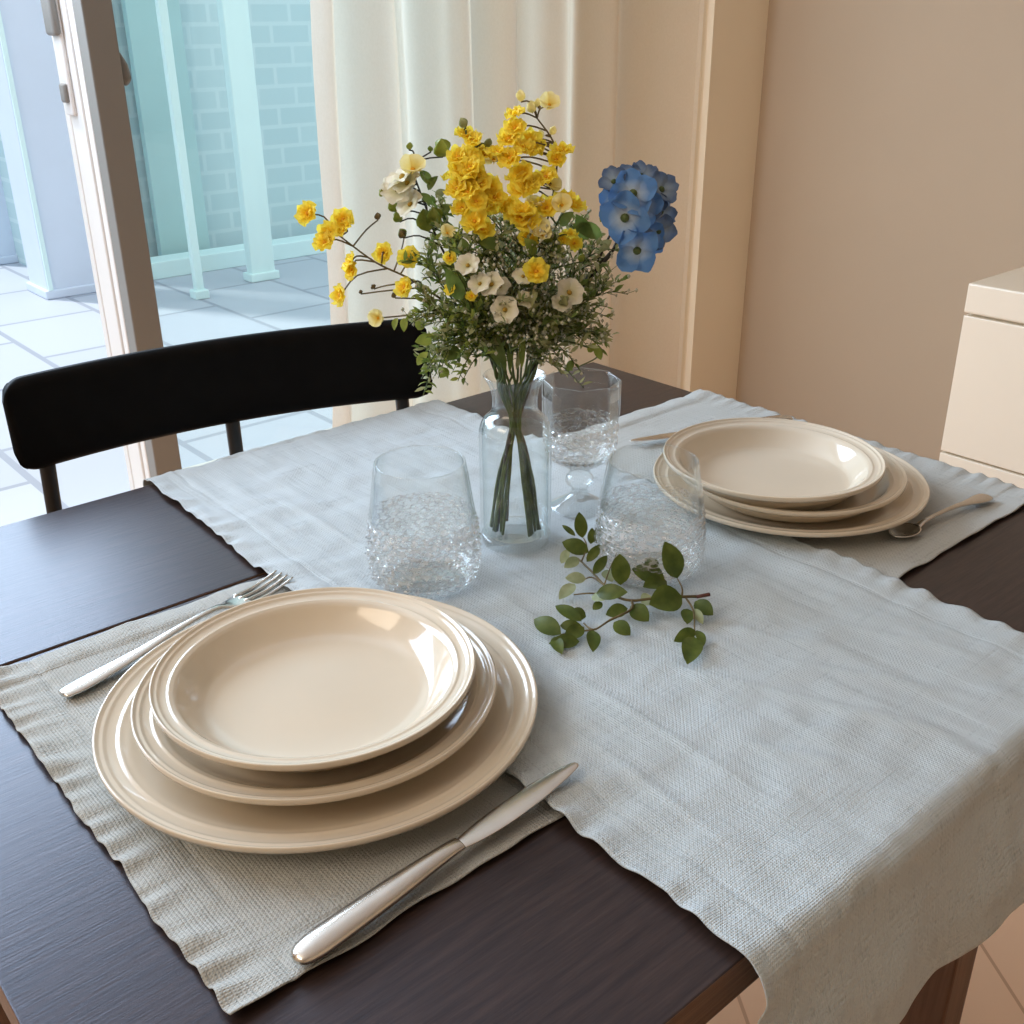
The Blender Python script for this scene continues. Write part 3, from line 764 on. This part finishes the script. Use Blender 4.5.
def flower_kind(kind):
    protos = []
    for s in range(3):
        if kind == 'yellow': o, c = flower_mesh('flower', M['yellow'], .0104, 5, 2, .30, .20, s+1, .85); hm = M['orange']
        if kind == 'pale': o, c = flower_mesh('flower', M['paleyellow'], .0095, 4, 1, .95, .06, s+11); hm = M['orange']
        if kind == 'white': o, c = flower_mesh('flower', M['white'], .0125, 6, 1, .28, .09, s+21, .78); hm = M['heart']
        if kind == 'blue': o, c = flower_mesh('floret', M['blue'], .0192, 4, 1, .15, .14, s+31, .74); hm = M['stem']
        if kind == 'slate': o, c = flower_mesh('floret', M['slate'], .0145, 4, 1, .45, .10, s+41, .74); hm = M['stem']
        h_ = c.build('flower_heart', hm, o)
        protos.append((o, h_))
    return protos
KINDS = {k: flower_kind(k) for k in ('yellow', 'pale', 'white', 'blue', 'slate')}
USED = set()
def put_flower(root, kind, p, facing, size=1.0):
    i = rnd.randrange(3); o, h_ = KINDS[kind][i]
    if (kind, i) in USED:
        c = o.copy(); COL.objects.link(c); k = h_.copy(); COL.objects.link(k); k.parent = c
    else:
        c = o; USED.add((kind, i))
    c.parent = root
    qn = Vector((0,0,1)).rotation_difference(Vector(facing).normalized()) @ Quaternion((0,0,1), U(0, 6.28))
    c.rotation_mode = 'QUATERNION'; c.rotation_quaternion = qn; c.location = Vector(p)-root.location; c.scale = (size,)*3
    return c
TOCAM = (-HF*1.0 + Vector((0,0,.35))).normalized()
def face(p):
    o = (Vector(p)-(VC+Vector((0,0,.17)))).normalized()
    return (TOCAM*.75 + o*.75 + Vector((U(-.5,.5), U(-.5,.5), U(-.35,.35)))).normalized()

def branch_to(mb, P, p, rad=.0006, mi=0, sag=.0):
    """thin side stalk from the nearest lower point of the stem path P to p"""
    best = min(P, key=lambda q: (q-p).length + max(0, q.z-p.z+.004)*1.3)
    mid = best.lerp(p, .55) + Vector((U(-.004,.004), U(-.004,.004), U(0,.006)))
    mb.tube([best, mid, p], [rad*1.2, rad], 5, mi, 3)

def sprig(name, label, cat, group, path, stem_m, stem_r, flowers=(), buds=(), leaves=(), bud_m=None):
    root = empty(name, path[0]); tag(root, label, cat, group)
    mb = MB(); P = mb.tube(path, [stem_r*1.25, stem_r, stem_r*.55], 7, 0, 6)
    out = [q for q in P if q.z > VC.z+.16] or P[-3:]
    pts = []
    for (kind, px, py, d, sz) in flowers:
        p = onv(px, py, d); branch_to(mb, out, p); pts.append((kind, p, sz))
    bud = []
    for (px, py, d, sz) in buds:
        p = onv(px, py, d); branch_to(mb, out, p); bud.append((p, sz))
    mb.build('stem', stem_m, root, root.location)
    for kind, p, sz in pts: put_flower(root, kind, p, face(p), sz)
    for p, sz in bud:
        c = MB(); a = face(p)*.3+Vector((U(-.4,.4), U(-.4,.4), .8)); a.normalize()
        for k in range(4):
            e = 2*pi*k/4; s_ = a.orthogonal().normalized(); s_ = Quaternion(a, e) @ s_
            c.leaf(p, p+a*.012*sz, s_, .008*sz, 0, .35, .28, 6)
        c.build('bud', bud_m or M['leaf2'], root, root.location)
    for (bx, by, tx, ty, d, w, m) in leaves:
        p, q = onv(bx, by, d), onv(tx, ty, d+U(-.012,.012)); c = MB()
        c.leaf(p, q, TOCAM+Vector((U(-.3,.3),U(-.3,.3),.4)), w, 0, .2, .12, 8); c.build('leaf', m, root, root.location)
    return root

YG = 'yellow flower stems in the bouquet'
# left arching spray
def V_(px, py, d=0): return onv(px, py, d)
sprig('yellow_flower_stem', 'yellow flower spray arching far out to the left of the bouquet', 'flower', YG,
      stem_path(V_(336,233,.01), [V_(505,360,.0), V_(470,322,.01), V_(415,282,.015), V_(375,262,.015)]), M['browntwig'], .0011,
      [('yellow',308,214,.01,1.0),('yellow',329,234,.015,1.0),('yellow',325,243,.02,.95),('yellow',343,220,.01,.95),('yellow',345,229,.015,.9),('yellow',351,262,.02,.85),('yellow',353,271,.02,.85),('yellow',341,295,.02,.95),('yellow',384,254,.01,.9),('yellow',409,258,.015,.95),('yellow',405,288,.02,.9),('pale',379,318,.02,.9)],
      [(374,289,.01,.4),(395,298,.01,.4),(378,220,.0,.5),(404,238,.0,.6),(361,294,.01,.3)],
      [(398,318,394,330,.02,.006,M['leaf3']),(404,318,404,332,.02,.006,M['leaf3']),(400,262,420,252,.01,.008,M['leaf'])], M['browntwig'])
# dense column left of centre
fl = [('yellow',466,136,.0,.9),('yellow',474,141,.005,.8),('yellow',459,158,.01,1),('yellow',476,150,.0,.9),('yellow',472,162,.01,1.05),('yellow',460,170,.015,1),('yellow',466,176,.02,1.05),('yellow',474,176,.015,1.05),('yellow',457,190,.02,1),('yellow',468,193,.025,1.05),('yellow',479,194,.02,1.05),('yellow',489,188,.015,1.05),('yellow',494,198,.02,1),('yellow',462,209,.02,.9),('yellow',489,208,.02,1),('yellow',499,209,.01,1),('yellow',475,222,.03,1.1),('yellow',482,230,.03,1.05),('yellow',484,155,.0,.8),('yellow',452,178,.0,.85),('yellow',463,183,.015,1.05),('yellow',480,184,.02,1.0),('yellow',470,168,.02,.95),('yellow',476,202,.03,.9)]
sprig('yellow_flower_stem', 'dense yellow flower column left of the middle of the bouquet', 'flower', YG,
      stem_path(V_(467,140), [V_(506,352,.01), V_(495,290,.01), V_(480,225,.01), V_(470,175,.005)]), M['stem'], .0012, fl, [(466,128,.0,.7),(486,147,.0,.6)],
      [(500,245,478,242,.03,.014,M['leaf']),(470,255,450,238,.01,.012,M['leaf'])])
# tall spray right of centre
fl = [('yellow',515,115,.0,.85),('yellow',515,129,.005,.95),('yellow',509,140,.01,1),('yellow',497,154,.01,.95),('pale',494,161,.0,1.0),('yellow',511,159,.015,1.05),('yellow',529,142,.0,1.05),('yellow',529,152,.01,1.05),('yellow',523,147,.015,.9),('yellow',536,150,.0,.9),('yellow',562,152,.0,1),('yellow',556,160,.005,.8),('yellow',522,174,.015,1),('yellow',525,186,.02,1.05),('yellow',532,182,.015,.95),('yellow',546,178,.01,1),('pale',548,185,.0,1.1),('pale',549,106,.0,1.0),('yellow',516,180,.01,.9),('yellow',519,190,.02,.9)]
sprig('yellow_flower_stem', 'tallest yellow flower spray rising right of the middle of the bouquet', 'flower', YG,
      stem_path(V_(537,118,-.01), [V_(518,352,.0), V_(533,280,.0), V_(552,200,-.005), V_(556,150,-.01)]), M['browntwig'], .0011, fl,
      [(521,102,-.01,.75),(532,113,-.01,.8),(541,139,-.01,.6),(551,135,-.01,.6),(538,108,-.01,.6)], [(560,225,574,212,.0,.009,M['leaf'])], M['paleyellow'])
# lower right group
fl = [('yellow',522,212,.03,1.1),('yellow',528,222,.03,1.05),('yellow',520,219,.03,1),('pale',533,206,.02,1),('yellow',547,209,.02,1.05),('yellow',564,200,.01,.95),('yellow',573,207,.01,1.1),('pale',562,206,.02,1),('pale',537,230,.03,1.15),('yellow',528,240,.03,.9),('yellow',508,207,.015,1.0),('yellow',512,214,.02,.9),('pale',541,236,.035,.9),('yellow',570,235,.01,.7),('yellow',574,244,.01,.7),('yellow',562,240,.015,.6)]
sprig('yellow_flower_stem', 'low yellow flower cluster at the right of the bouquet, near the blue flowers', 'flower', YG,
      stem_path(V_(566,205), [V_(520,355,.015), V_(530,300,.03), V_(545,250,.02)]), M['stem'], .0012, fl, [(556,253,.02,.8),(548,243,.03,.8),(580,262,.01,.6)],
      [(535,255,524,238,.035,.010,M['leaf3']),(552,250,566,256,.03,.009,M['leaf3'])], M['leaf3'])
sprig('yellow_flower_stem', 'single bright yellow flower low in front of the green filler', 'flower', YG,
      stem_path(V_(536,272,.055), [V_(517,358,.02), V_(527,315,.05)]), M['stem'], .001, [('yellow',536,272,.055,1.05)], [(533,300,.05,.7)],
      [(528,312,538,292,.05,.008,M['leaf2'])])
sprig('yellow_flower_stem', 'few tiny yellow flowers low at the left of the bouquet', 'flower', YG,
      stem_path(V_(450,258,.04), [V_(500,362,.02), V_(480,320,.04)]), M['stem'], .001, [('yellow',450,258,.04,.55),('yellow',451,289,.05,.55),('yellow',472,296,.05,.5),('pale',447,234,.03,.75)], [],
      [(462,300,446,268,.045,.012,M['leaf']),(470,305,440,262,.03,.010,M['leaf'])])
# white flowers
WG = 'white flower stems in the bouquet'
sprig('white_flower_stem', 'white flowers on a dark twiggy stem at upper left of the bouquet', 'flower', WG,
      stem_path(V_(412,170,-.01), [V_(505,360,-.005), V_(475,310,-.01), V_(440,245,-.01), V_(425,205,-.01)]), M['darktwig'], .0012,
      [('white',403,178,.0,1.25),('white',398,190,-.005,1.15),('white',408,184,.004,1.0),('white',411,205,.005,1.05),('pale',413,171,.01,1.3)],
      [(409,150,-.01,.5),(443,157,-.01,1.3),(384,196,-.01,.6),(396,212,-.01,.8),(400,222,-.01,.8),(429,232,.0,1.5),(436,226,.0,1.3),(431,152,-.01,.4),(405,238,-.01,.7)],
      [(430,185,420,170,-.005,.008,M['leaf']),(428,190,438,176,-.005,.007,M['leaf']),(432,205,420,193,-.005,.007,M['leaf']),(440,215,452,205,-.005,.009,M['leaf']),(430,182,424,172,0,.006,M['leaf']),(436,198,446,190,-.01,.007,M['leaf2'])], M['leaf3'])
sprig('white_flower_stem', 'creamy white flower pair in front, left of the lone yellow flower', 'flower', WG,
      stem_path(V_(468,266,.05), [V_(505,362,.02), V_(485,315,.045)]), M['stem'], .001, [('white',468,266,.05,.8),('white',480,284,.055,.75),('white',492,285,.055,.85),('white',500,287,.05,.7)], [], [])
sprig('white_flower_stem', 'creamy white flower with brown heart low in the middle of the bouquet', 'flower', WG,
      stem_path(V_(505,310,.06), [V_(511,365,.02), V_(509,340,.045)]), M['stem'], .001, [('white',505,310,.06,.9),('white',525,300,.055,.6),('white',523,277,.05,.7)], [], [])
sprig('white_flower_stem', 'creamy white flower low at the right of the bouquet', 'flower', WG,
      stem_path(V_(569,294,.04), [V_(520,362,.01), V_(545,328,.035)]), M['stem'], .001, [('white',569,293,.04,.95),('white',561,304,.045,.7)], [(563,305,.045,.8)], [])
# blue hydrangea
hy = empty('hydrangea_stem', (0,0,0)); 
path = stem_path(V_(612,252,.0), [V_(522,356,.0), V_(562,310,.0), V_(590,277,.0)])
hy.location = path[0]; tag(hy, 'blue hydrangea head on a dark stem at the right of the bouquet', 'flower')
mb = MB(); P = mb.tube(path, [.0024,.0022,.0020,.0026,.0018], 8, 0, 6)
FL = [('blue',625,218,.022,1.05),('blue',637,250,.022,1.0),('blue',633,194,.016,1.0),('slate',661,190,.0,1.0),('slate',658,231,.006,1.05),('slate',614,182,.006,.85),('slate',641,176,-.004,.8),('blue',643,208,.014,.85),('slate',660,212,-.004,.95),('slate',628,178,-.004,.8),('blue',617,203,.010,.8),('slate',651,205,.004,.9),('blue',648,238,.008,.8),('slate',651,180,-.012,.8)]
hc = V_(636,212,-.012)
for kind, px, py, d, sz in FL: 
    p = onv(px, py, d); mb.tube([P[-1], P[-1].lerp(hc, .6), p-(p-hc).normalized()*.002], [.0011,.0009,.0007], 5, 0, 3)
mb.tube([V_(598,262), V_(606,243), V_(614,225), V_(612,200)], [.001,.001,.0008], 5, 0, 3)
mb.build('stem', M['darktwig'], hy, hy.location)
for kind, px, py, d, sz in FL:
    p = onv(px, py, d); put_flower(hy, kind, p, ((p-hc).normalized()*.9+TOCAM*.8), sz)
for (bx, by, tx, ty, w, m) in ((600,222,612,205,.006,M['leaf3']),(588,240,576,214,.012,M['leaf']),(602,236,572,224,.012,M['leaf']),(598,250,612,240,.008,M['leaf2'])):
    c = MB(); c.leaf(V_(bx,by,.0), V_(tx,ty,.004), TOCAM, w); c.build('leaf', m, hy, hy.location)

# fine green filler
FG = 'green filler sprigs in the bouquet'
def filler(label, tip, mids, n_tw, spread, density, cols, seed, droop=0, buds=0, size=1.0, lead=.0):
    n_tw = int(n_tw*1.35); spread *= 1.12; density *= 1.02
    q = random.Random(seed)
    path = stem_path(tip, mids)
    root = empty('filler_sprig', path[0]); tag(root, label, 'greenery', FG)
    mb = MB(); P = mb.tube(path, [.0013,.0011,.0005], 6, 0, 6)
    out = [p for p in P if p.z > VC.z+.161]
    fo = MB(); bd = MB()
    ax = (out[-1]-out[0]).normalized()
    for i in range(n_tw):
        t = (i+.5)/n_tw; p = out[min(int((.12+.88*t)*(len(out)-1)), len(out)-1)]
        a = q.uniform(0, 2*pi); o1 = ax.orthogonal().normalized(); sd = Quaternion(ax, a) @ o1
        Lt = spread*(1-.45*t)*q.uniform(.6, 1.2)
        e = p + (ax*.75+sd*.85).normalized()*Lt + Vector((0,0,-droop*Lt))
        m_ = p.lerp(e, .5)+Vector((0,0,.10*Lt))
        T = mb.tube([p, m_, e], [.0006,.0003], 4, 0, 4)
        nl = int(density*Lt/.03)
        for k in range(nl):
            b_ = T[0].lerp(m_, min(1, 2*k/nl)) if k < nl/2 else m_.lerp(e, 2*k/nl-1)
            dr = (ax*.5+sd*.4+Vector((q.uniform(-1,1), q.uniform(-1,1), q.uniform(-.7,1)))).normalized()
            ln = size*q.uniform(.005, .0105)
            b2 = b_+dr*.002
            if q.random() < buds:
                r_ = q.uniform(.0011, .0020); c_ = b_+dr*ln
                vs = [c_+Vector(v)*r_ for v in ((1,0,0),(-1,0,0),(0,1,0),(0,-1,0),(0,0,1),(0,0,-1))]
                bd.add(vs, [(0,2,4),(2,1,4),(1,3,4),(3,0,4),(2,0,5),(1,2,5),(3,1,5),(0,3,5)])
                mb.tube([b_, c_], [.0003,.0002], 3, 0, 1)
            else:
                nr = Vector((q.uniform(-1,1), q.uniform(-1,1), q.uniform(0,1)))+TOCAM*.6
                fo.leaf(b_, b_+dr*ln, nr, ln*q.uniform(.24,.40), q.randrange(len(cols)), .2, .12, 4)
    mb.build('stem', M['stem'], root, root.location)
    fo.build('foliage', cols, root, root.location)
    if bd.v: tag(bd.build('tiny_buds', M['bud'], root, root.location), kind='stuff')
    return root
c1 = [M['leaf'], M['leaf2']]; c2 = [M['leaf2'], M['leaf2'], M['leaf']]; c3 = [M['leaf'], M['leaf3'], M['leaf2']]
filler('leafy green sprig at the upper left, below the white flowers', V_(440,205,-.01), [V_(500,355,-.01), V_(470,285,-.01)], 22, .034, 11, c1, 1)
filler('leafy green sprig leaning left, above the black chair', V_(424,262,.01), [V_(500,358,.01), V_(462,312,.01)], 26, .036, 12, c3, 2)
filler('leafy green sprig below the dense yellow flower column', V_(455,235,.025), [V_(503,355,.02), V_(480,295,.025)], 24, .034, 12, c3, 3)
filler('misty bud sprig in the middle of the bouquet, behind the lone yellow flower', V_(520,240,.02), [V_(511,352,.01), V_(515,300,.02)], 30, .036, 15, c2, 4, 0, .5)
filler('misty bud sprig left of the middle of the bouquet', V_(488,248,.03), [V_(508,352,.02), V_(500,300,.03)], 28, .034, 15, c2, 5, 0, .4)
filler('misty bud sprig right of the middle of the bouquet', V_(556,245,.02), [V_(516,352,.01), V_(536,300,.02)], 30, .038, 15, c2, 6, 0, .5)
filler('fine green sprig leaning right, below the blue hydrangea', V_(592,252,-.005), [V_(520,352,-.01), V_(556,300,-.005)], 28, .036, 14, c2, 7, 0, .25)
filler('fine green sprig spreading low to the right of the bouquet', V_(606,290,.01), [V_(522,352,.005), V_(565,318,.01)], 28, .036, 15, c2, 8, .1, .25)
filler('fine green sprig at the right, hanging above the goblet', V_(600,335,.015), [V_(524,355,.01), V_(560,330,.015)], 22, .030, 14, c2, 9, .4, .2)
filler('fine green sprig hanging low to the left over the vase lip', V_(432,372,.02), [V_(500,352,.02), V_(468,335,.025), V_(445,345,.02)], 20, .032, 13, c3, 10, .6, .05)
filler('fine green sprig spreading low to the left of the bouquet', V_(428,305,.03), [V_(500,356,.02), V_(465,328,.03)], 26, .034, 14, c3, 12, .1, .1)
filler('short bushy green sprig low in front of the bouquet', V_(510,300,.045), [V_(511,354,.02), V_(510,330,.035)], 26, .036, 15, c2, 13, .1, .3)
filler('short bushy green sprig low in front at the right', V_(550,315,.04), [V_(517,354,.02), V_(532,335,.035)], 24, .034, 15, c2, 14, .1, .3)
filler('short bushy green sprig low in front at the left', V_(468,312,.045), [V_(506,354,.02), V_(490,332,.035)], 24, .034, 15, c3, 15, .1, .15)
filler('fine green sprig rising behind the yellow flowers', V_(500,215,-.03), [V_(508,350,-.02), V_(505,280,-.03)], 22, .034, 13, c1, 16)
filler('fine green sprig rising behind, left of the hydrangea', V_(572,225,-.03), [V_(516,350,-.02), V_(545,285,-.03)], 22, .034, 13, c2, 17, 0, .3)
# larger trailing leaf sprays either side of the vase mouth
def trailing(label, path, leaves, seed):
    root = empty('leaf_stem', path[0]); tag(root, label, 'greenery', 'trailing leaf stems in the bouquet')
    mb = MB(); mb.tube(path, [.0012,.001,.0005], 6, 0, 6); mb.build('stem', M['stem'], root, root.location)
    for (bx, by, tx, ty, d, w, m) in leaves:
        c = MB(); c.leaf(V_(bx,by,d), V_(tx,ty,d+U(-.006,.006)), TOCAM+Vector((0,0,.3)), w, 0, .2, .12, 8); c.build('leaf', m, root, root.location)
trailing('trailing stem with rounded leaves reaching left in front of the black backrest', stem_path(V_(424,358,.03), [V_(503,356,.02), V_(470,342,.03), V_(445,343,.03)]),
         [(432,340,415,342,.03,.010,M['leaf3']),(428,352,417,365,.03,.007,M['leaf3']),(462,352,440,356,.03,.012,M['leaf']),(455,358,445,352,.03,.008,M['leaf2']),(447,368,440,378,.03,.009,M['leaf3']),(418,330,424,318,.03,.008,M['leaf3'])], 1)
trailing('trailing stem with few leaves reaching right above the goblet rim', stem_path(V_(580,366,.01), [V_(522,356,.01), V_(555,342,.015), V_(590,348,.012), V_(597,357,.01)]),
         [(595,345,601,360,.012,.007,M['leaf3']),(572,360,568,372,.01,.006,M['leaf']),(560,345,575,340,.015,.007,M['leaf2']),(588,352,596,343,.012,.006,M['leaf3'])], 2)
trailing('upright stem with long dark blade leaves at the vase mouth', stem_path(V_(490,325,.03), [V_(506,358,.02), V_(498,340,.028)]),
         [(506,372,490,318,.03,.006,M['leaf']),(510,372,511,322,.03,.005,M['leaf']),(501,368,480,332,.03,.005,M['leaf']),(516,370,530,330,.03,.005,M['leaf2']),(522,368,522,318,.035,.005,M['leaf3']),(548,340,556,318,.03,.010,M['leaf3'])], 3)

for k_, pr_ in KINDS.items():
    for i_, (o_, h_) in enumerate(pr_):
        if (k_, i_) not in USED:
            bpy.data.objects.remove(h_); bpy.data.objects.remove(o_)
# ------------------------------------------------------------------ sprig on the runner
def S(cx, cy, z): return onz(520+cx/4.876, 500+cy/4.876, RZ+.003+z)
sp = empty('leafy_sprig', S(600, 480, 0)); tag(sp, 'cut sprig of small dark green leaves lying on the runner', 'sprig')
mb = MB()
def tw(pts, r0=.0011, m=0): mb.tube([S(*p) for p in pts], [r0, r0*.6], 6, 0, 5)
tw([(870,470,.006),(790,472,.010),(650,480,.014),(545,490,.014),(470,470,.013),(410,415,.013),(350,350,.016),(290,292,.018)], .0013)
tw([(545,490,.014),(540,535,.011),(440,585,.008),(360,632,.006),(310,600,.006)])
tw([(410,415,.013),(350,377,.012),(310,390,.010)], .0009); tw([(470,470,.013),(350,455,.009),(262,462,.006)], .0009)
tw([(790,472,.010),(790,430,.016),(768,384,.020)], .0009); tw([(810,480,.009),(845,540,.008),(852,650,.005)], .0009)
tw([(300,300,.018),(325,230,.024),(310,185,.026)], .0008); tw([(360,632,.006),(300,640,.005),(200,655,.006)], .0008)
tw([(410,415,.013),(440,330,.020),(470,262,.024)], .0007)
mb.build('stem', M['browntwig'], sp, sp.location)
c = MB(); c.tube([S(862,472,.007), S(925,460,.008)], [.0014,.0016], 7); c.build('stem_end', M['reddish'], sp, sp.location)
LV = [(305,185,.026,288,58,.046,60),(345,215,.022,352,135,.034,40),(270,175,.026,205,122,.032,26),(335,255,.022,205,205,.028,78),(325,302,.018,398,215,.03,46),
(290,285,.018,215,330,.014,52,1),(240,240,.024,200,310,.012,44,1),(358,362,.016,425,270,.028,48),(490,415,.014,485,262,.034,92),(322,385,.011,220,380,.012,56,1),(268,410,.010,190,485,.005,60,1),
(372,455,.014,525,450,.020,78),(400,500,.008,355,535,.005,42),(670,350,.018,610,285,.026,68),(705,385,.016,545,335,.022,92),(715,395,.014,600,425,.016,80),(768,382,.020,705,202,.048,104),
(790,470,.012,630,510,.012,132),(525,528,.012,418,560,.009,68),(540,515,.011,628,592,.005,84),(458,595,.009,538,660,.004,72),(355,635,.007,355,742,.004,66),(322,570,.008,240,545,.010,64),(300,592,.007,172,515,.011,66),
(200,655,.006,68,580,.008,90),(195,612,.008,305,620,.008,56),(312,620,.007,215,680,.004,72),(290,690,.004,140,700,.003,70),(165,668,.005,205,752,.002,58),(852,495,.010,942,562,.006,74),(815,530,.008,815,606,.004,62),
(855,635,.006,750,690,.004,62),(852,668,.005,815,802,.003,94),(862,635,.006,896,712,.003,46),(850,530,.008,892,606,.003,40,1),(430,480,.014,350,470,.008,60,1),(640,470,.014,590,500,.008,60,1),(420,340,.016,450,400,.012,70,1)]
for q in LV:
    bx, by, bz, tx, ty, tz, w = q[:7]
    A_, B_ = S(bx, by, bz), S(tx, ty, tz)
    px = (A_-CAM).length/FPX/4.876*1.05
    c = MB(); c.leaf(A_, B_, TOCAM*.9+Vector((U(-.25,.25),U(-.25,.25),.7)), w*px, 0, .16, .07, 9, .9)
    o = c.build('leaf', M['sprigpale'] if len(q) > 7 else M['sprig'], sp, sp.location)
    if len(q) > 7: o['label'] = 'pale underside leaf'

# ------------------------------------------------------------------ light
w = bpy.data.worlds.new('sky'); scene.world = w; w.use_nodes = True
bg = w.node_tree.nodes['Background']; bg.inputs['Color'].default_value = (.82,.92,1.0,1); bg.inputs['Strength'].default_value = 1.4
def area(name, loc, target, sx, sy, power, col):
    l = bpy.data.lights.new(name, 'AREA'); l.shape = 'RECTANGLE'; l.size = sx; l.size_y = sy; l.energy = power; l.color = col
    o = bpy.data.objects.new(name, l); COL.objects.link(o); o.location = loc
    o.rotation_euler = (Vector(target)-Vector(loc)).to_track_quat('-Z', 'Y').to_euler(); return o
area('sky_fill', (-2.10, -.42, 1.74), (-.3, .05, 1.3), 1.85, .84, 60, (.64,.80,1.0))  # added area lamp inside the open bay, imitating daylight from the sky
area('warm_fill', (-.5, -1.7, 2.25), (-.1, 1.85, .6), 1.2, .9, 19, (1.0,.82,.62))  # added unseen fill lamp, aimed to warm the cabinet and right wall
sl = bpy.data.lights.new('sun', 'SUN'); sl.energy = 3.2; sl.angle = radians(4); sl.color = (1,.96,.9)
so = bpy.data.objects.new('sun', sl); COL.objects.link(so); so.rotation_euler = Vector((.42,.25,-.87)).to_track_quat('-Z','Y').to_euler()

scene.view_settings.view_transform = 'Standard'
scene.view_settings.look = 'None'
scene.view_settings.exposure = 0.17
cy = scene.cycles
cy.max_bounces = 10; cy.diffuse_bounces = 5; cy.transparent_max_bounces = 40; cy.glossy_bounces = 4; cy.transmission_bounces = 10
cy.use_denoising = True
cy.sample_clamp_indirect = 6
cy.caustics_reflective = False; cy.caustics_refractive = False
